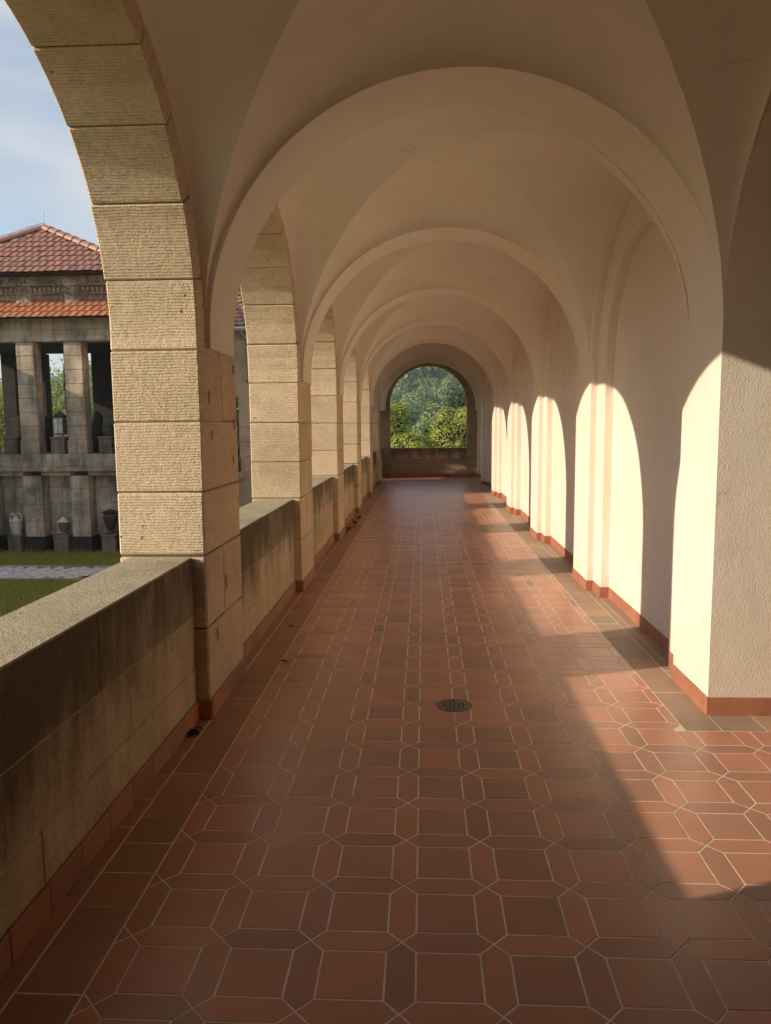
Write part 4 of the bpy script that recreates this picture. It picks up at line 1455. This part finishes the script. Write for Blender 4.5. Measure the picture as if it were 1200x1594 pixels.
def tree(label, x, y, h, rx, rz, n, size, mat, seed, group='garden trees', trunk=0.14, dens=14, z0=GZ, slim=False):
    rnd = random.Random(seed)
    t = thing('tree', label, 'tree', group, (x, y, z0))
    cz = h - rz
    cs, rs = lumps(0, 0, cz, rx, rx, rz, dens, rnd)
    V = leaf_cloud(cs, rs, n, size, 0.8, 0.5, 0.8, 0.55)
    tag(big_mesh('crown', V, np.arange(len(V)).reshape(-1, 4), M[mat], parent=t), kind='stuff')
    mb = MB()
    pts = [(rnd.uniform(-.05, .05) * i, rnd.uniform(-.05, .05) * i, h * 0.85 * i / 6) for i in range(7)]
    tube(mb, pts, [trunk * (1 - 0.8 * i / 6) for i in range(7)], 8)
    obj('trunk', mb, M['bark'], t)
    mb = MB()
    for c in cs[1:]:
        b = Vector(pts[3]) + (Vector(pts[5]) - Vector(pts[3])) * rnd.random()
        m = (b + Vector(c)) / 2 + Vector((0, 0, -0.15))
        tube(mb, [b, m, Vector(c)], [trunk * 0.35, trunk * 0.22, trunk * 0.1], 5)
    obj('limbs', mb, M['bark'], t)
tree('light green tree filling the gap between the first two columns', -16.6, 31.0, 5.2, 2.3, 2.9, 9000, 0.16, 'leaf_tree', 11, dens=18)
tree('thin airy tree with bare looking branches right of the second column', -13.6, 29.5, 6.2, 1.5, 3.2, 1500, 0.13, 'leaf_tree', 12, trunk=0.07, dens=22)
tree('low sunlit tree behind the ochre urn', -18.8, 33.0, 3.1, 1.7, 1.9, 6000, 0.16, 'leaf_tree', 13)
tree('dark leafy tree right of the end arch, behind the rhododendrons', 3.3, 58.0, 6.4, 2.5, 3.4, 12000, 0.26, 'leaf_dark', 14, trunk=0.2, dens=20)
tree('dark spreading tree behind the sunlit lodge', -6.7, 27.0, 4.6, 1.8, 2.6, 6000, 0.16, 'leaf_dark', 15)
bush('dense round yew added beside the lodge to block sun from the last bay', -6.0, 22.8, 3.9, 1.9, 1.3, 2.4, 11000, 25, 0.16)  # added crown, placed to keep sun off the end wall
bush('tall clipped yew added behind the lodge roof to block sun from the last bay', -6.7, 20.95, 4.75, 1.3, 1.0, 1.1, 6000, 26, 0.16)  # second added crown, raised so a low sunbeam passes beneath
tree('tall dark tree left of the end arch, hidden mostly by the piers', -9.5, 60.0, 7.5, 3.2, 4.0, 8000, 0.3, 'leaf_dark', 16)

# ------------------------------------------------------------------ wooded hill
def hill_h(x, y):
    d = math.hypot(x, y)
    t = min(1, max(0, (d - 95) / 330))
    t = t * t * (3 - 2 * t)
    az = x / max(y, 1)
    top = 33 + 17 * math.exp(-((az - 0.02) / 0.22) ** 2) - 22 * math.exp(-((az + 0.56) / 0.16) ** 2)
    return GZ + t * top + 2.2 * t * mnoise.noise(Vector((x * 0.012, y * 0.012, 0)))
mb = MB()
na, nd = 90, 34
gp = lambda i, j: ((lambda a, d: (d * math.sin(a), d * math.cos(a), hill_h(d * math.sin(a), d * math.cos(a)) + 0.02))(R(-50 + 78 * i / na), 96 + 420 * (j / nd) ** 1.3))
for i in range(na):
    for j in range(nd):
        mb.face([gp(i, j), gp(i + 1, j), gp(i + 1, j + 1), gp(i, j + 1)])
tag(obj('hill', mb, M['hill'], merge=True, smooth=True), kind='structure')
tpl, tpl2 = [], []
for s in range(5):
    rnd = random.Random(100 + s)
    cs, rs = lumps(0, 0, 3.4, 3.5, 3.5, 3.0, 9, rnd)
    tpl.append(leaf_cloud(cs, rs, 1000, 0.70, 0.2, 0.3, 0.28, 0.9))
    if s < 3: tpl2.append(leaf_cloud(cs, rs, 2600, 0.38, 0.2, 0.3, 0.28, 0.9))
VV = []
def wood(a0, a1, d0, d1, n, seed, s0=0.8, s1=1.7, tpl=tpl):
    rnd = random.Random(seed)
    for i in range(n):
        az = rnd.uniform(a0, a1)
        d = math.sqrt(rnd.uniform(d0 ** 2, d1 ** 2))
        x, y = d * az / math.hypot(1, az), d / math.hypot(1, az)
        s, q = rnd.uniform(s0, s1), rnd.uniform(0, 6.28)
        T = tpl[rnd.randrange(len(tpl))]
        ca, sa = math.cos(q) * s, math.sin(q) * s
        VV.append(np.stack([T[:, 0] * ca - T[:, 1] * sa + x, T[:, 0] * sa + T[:, 1] * ca + y, T[:, 2] * s * rnd.uniform(0.85, 1.3) + hill_h(x, y) - 1.0], 1))
wood(-0.10, 0.13, 190, 430, 400, 1)
wood(-0.11, 0.13, 80, 195, 90, 3, 0.6, 1.1, tpl2)
wood(-0.62, -0.43, 170, 400, 230, 2)
V = np.concatenate(VV)
tag(big_mesh('forest', V, np.arange(len(V)).reshape(-1, 4), M['leaf_far']), kind='stuff')
for i, (x, y, w, lab) in enumerate(((-67.5, 128.0, 4.5, 'small white house with a blue slate roof at the foot of the hill'),
                                    (-64.5, 128.5, 1.9, 'low white outbuilding right of the slate roofed house on the hillside'))):
    z0 = hill_h(x, y) + 3.0
    hs = thing('house', lab, 'house', None, (x, y, z0))
    hb = 2.6 if i == 0 else 2.0
    mb = MB(); box(mb, (-w / 2, -2.5, -4), (w / 2, 2.5, hb)); obj('wall', mb, M['white'], hs)
    mb = MB()
    e = 0.3
    mb.face([(-w / 2 - e, -2.8, hb), (w / 2 + e, -2.8, hb), (w / 2 + e, 0, hb + 1.7), (-w / 2 - e, 0, hb + 1.7)])
    mb.face([(w / 2 + e, 2.8, hb), (-w / 2 - e, 2.8, hb), (-w / 2 - e, 0, hb + 1.7), (w / 2 + e, 0, hb + 1.7)])
    mb.face([(-w / 2, -2.5, hb), (-w / 2, 0, hb + 1.6), (-w / 2, 2.5, hb)]); mb.face([(w / 2, -2.5, hb), (w / 2, 2.5, hb), (w / 2, 0, hb + 1.6)])
    obj('roof', mb, M['slate'], hs)
    for q in range(2 if i == 0 else 1):
        mb = MB(); box(mb, (-w / 4 + q * w / 2 - 0.45, -2.53, 0.6), (-w / 4 + q * w / 2 + 0.45, -2.47, 1.8)); obj('window', mb, M['glass'], hs)

# ------------------------------------------------------------------ plugs in the piers, leaf litter
for (y, z, s) in ((4.335, 1.81, 1), (4.362, 1.598, .8), (4.921, 2.004, .8), (4.895, 1.659, 1), (4.35, 0.441, 1.1), (4.85, 1.437, .8), (4.582, 0.704, 1.2)):
    p = next(o for o in scene.objects if o.name.startswith('arcade_pier') and abs(o.location.y - pier_y(1)) < 0.01)
    mb = MB()
    n = 12
    f = lambda r, x: [(x, y - p.location.y + r * 0.020 * s * math.cos(2 * math.pi * k / n), z + r * 0.040 * s * math.sin(2 * math.pi * k / n)) for k in range(n)]
    a, b = f(1.0, 0.001), f(0.9, 0.004)
    mb.face(b)
    for k in range(n): mb.face([a[k], a[(k + 1) % n], b[(k + 1) % n], b[k]])
    obj('stone_plug', mb, M['plug'] if 'plug' in M else M.setdefault('plug', plain('brown_plug_mortar', (0.44, 0.27, 0.15), 0.9, 0.3, 40, 0.3)), p)
lms = []
for v in range(4):
    mb = MB()
    L, W = 0.05 + 0.012 * v, 0.026
    q = [(-L / 2, 0, 0.004), (0, -W / 2, 0.012 + 0.004 * v), (L / 2, 0, 0.003), (0, W / 2, 0.014)]
    mb.face([q[0], q[1], (0, 0, 0.004)]); mb.face([q[1], q[2], (0, 0, 0.004)]); mb.face([q[2], q[3], (0, 0, 0.004)]); mb.face([q[3], q[0], (0, 0, 0.004)])
    lms.append(mb.mesh('dry_leaf', M['dry']))
rnd = random.Random(3)
spots = [(-1.07, 6.17, 0.07, 2), (-0.93, 5.15, 0.05, 1), (-1.24, 4.02, 0.05, 7), (-1.2, 12.15, 0.1, 6), (-1.2, 12.8, 0.1, 6), (-1.12, 13.5, 0.1, 5)]
where = ['beside the left pier edge', 'on the tiles left of the drain', 'in the corner at the foot of the nearest left pier', 'in the litter by the third left pier', 'in the litter by the third left pier', 'in the litter by the third left pier']
for (x, y, s, n), w in zip(spots, where):
    for i in range(n):
        o = link('dry_leaf', lms[rnd.randrange(4)])
        big = 1.5 if y > 10 else (0.5 if x > -0.5 else 0.9)
        o.location = (x + rnd.gauss(0, s * 0.6), y + rnd.gauss(0, s * (2 if y > 10 else 1)), 0.002)
        o.location.x = max(o.location.x, -1.19 if not (y < 4.2 and y > 3.8) else -1.26)
        o.rotation_euler = (rnd.gauss(0, .15), rnd.gauss(0, .15), rnd.uniform(0, 6.28))
        o.scale = (big,) * 3
        tag(o, 'small dry brown leaf lying ' + w, 'leaf', 'dry leaves on the tiles')

# ------------------------------------------------------------------ air
hz = bpy.data.materials.new('thin_haze')
hz.use_nodes = True
ht = hz.node_tree
ht.nodes.clear()
ho = ht.nodes.new('ShaderNodeOutputMaterial')
hv = ht.nodes.new('ShaderNodeVolumePrincipled')
hv.inputs['Color'].default_value = (0.78, 0.88, 1.0, 1)
hv.inputs['Density'].default_value = 0.0009
hv.inputs['Anisotropy'].default_value = 0.2
ht.links.new(hv.outputs[0], ho.inputs['Volume'])
mb = MB()
box(mb, (-420, -32, -2.6), (290, 545, 78))
tag(obj('haze', mb, hz, merge=True), kind='stuff')
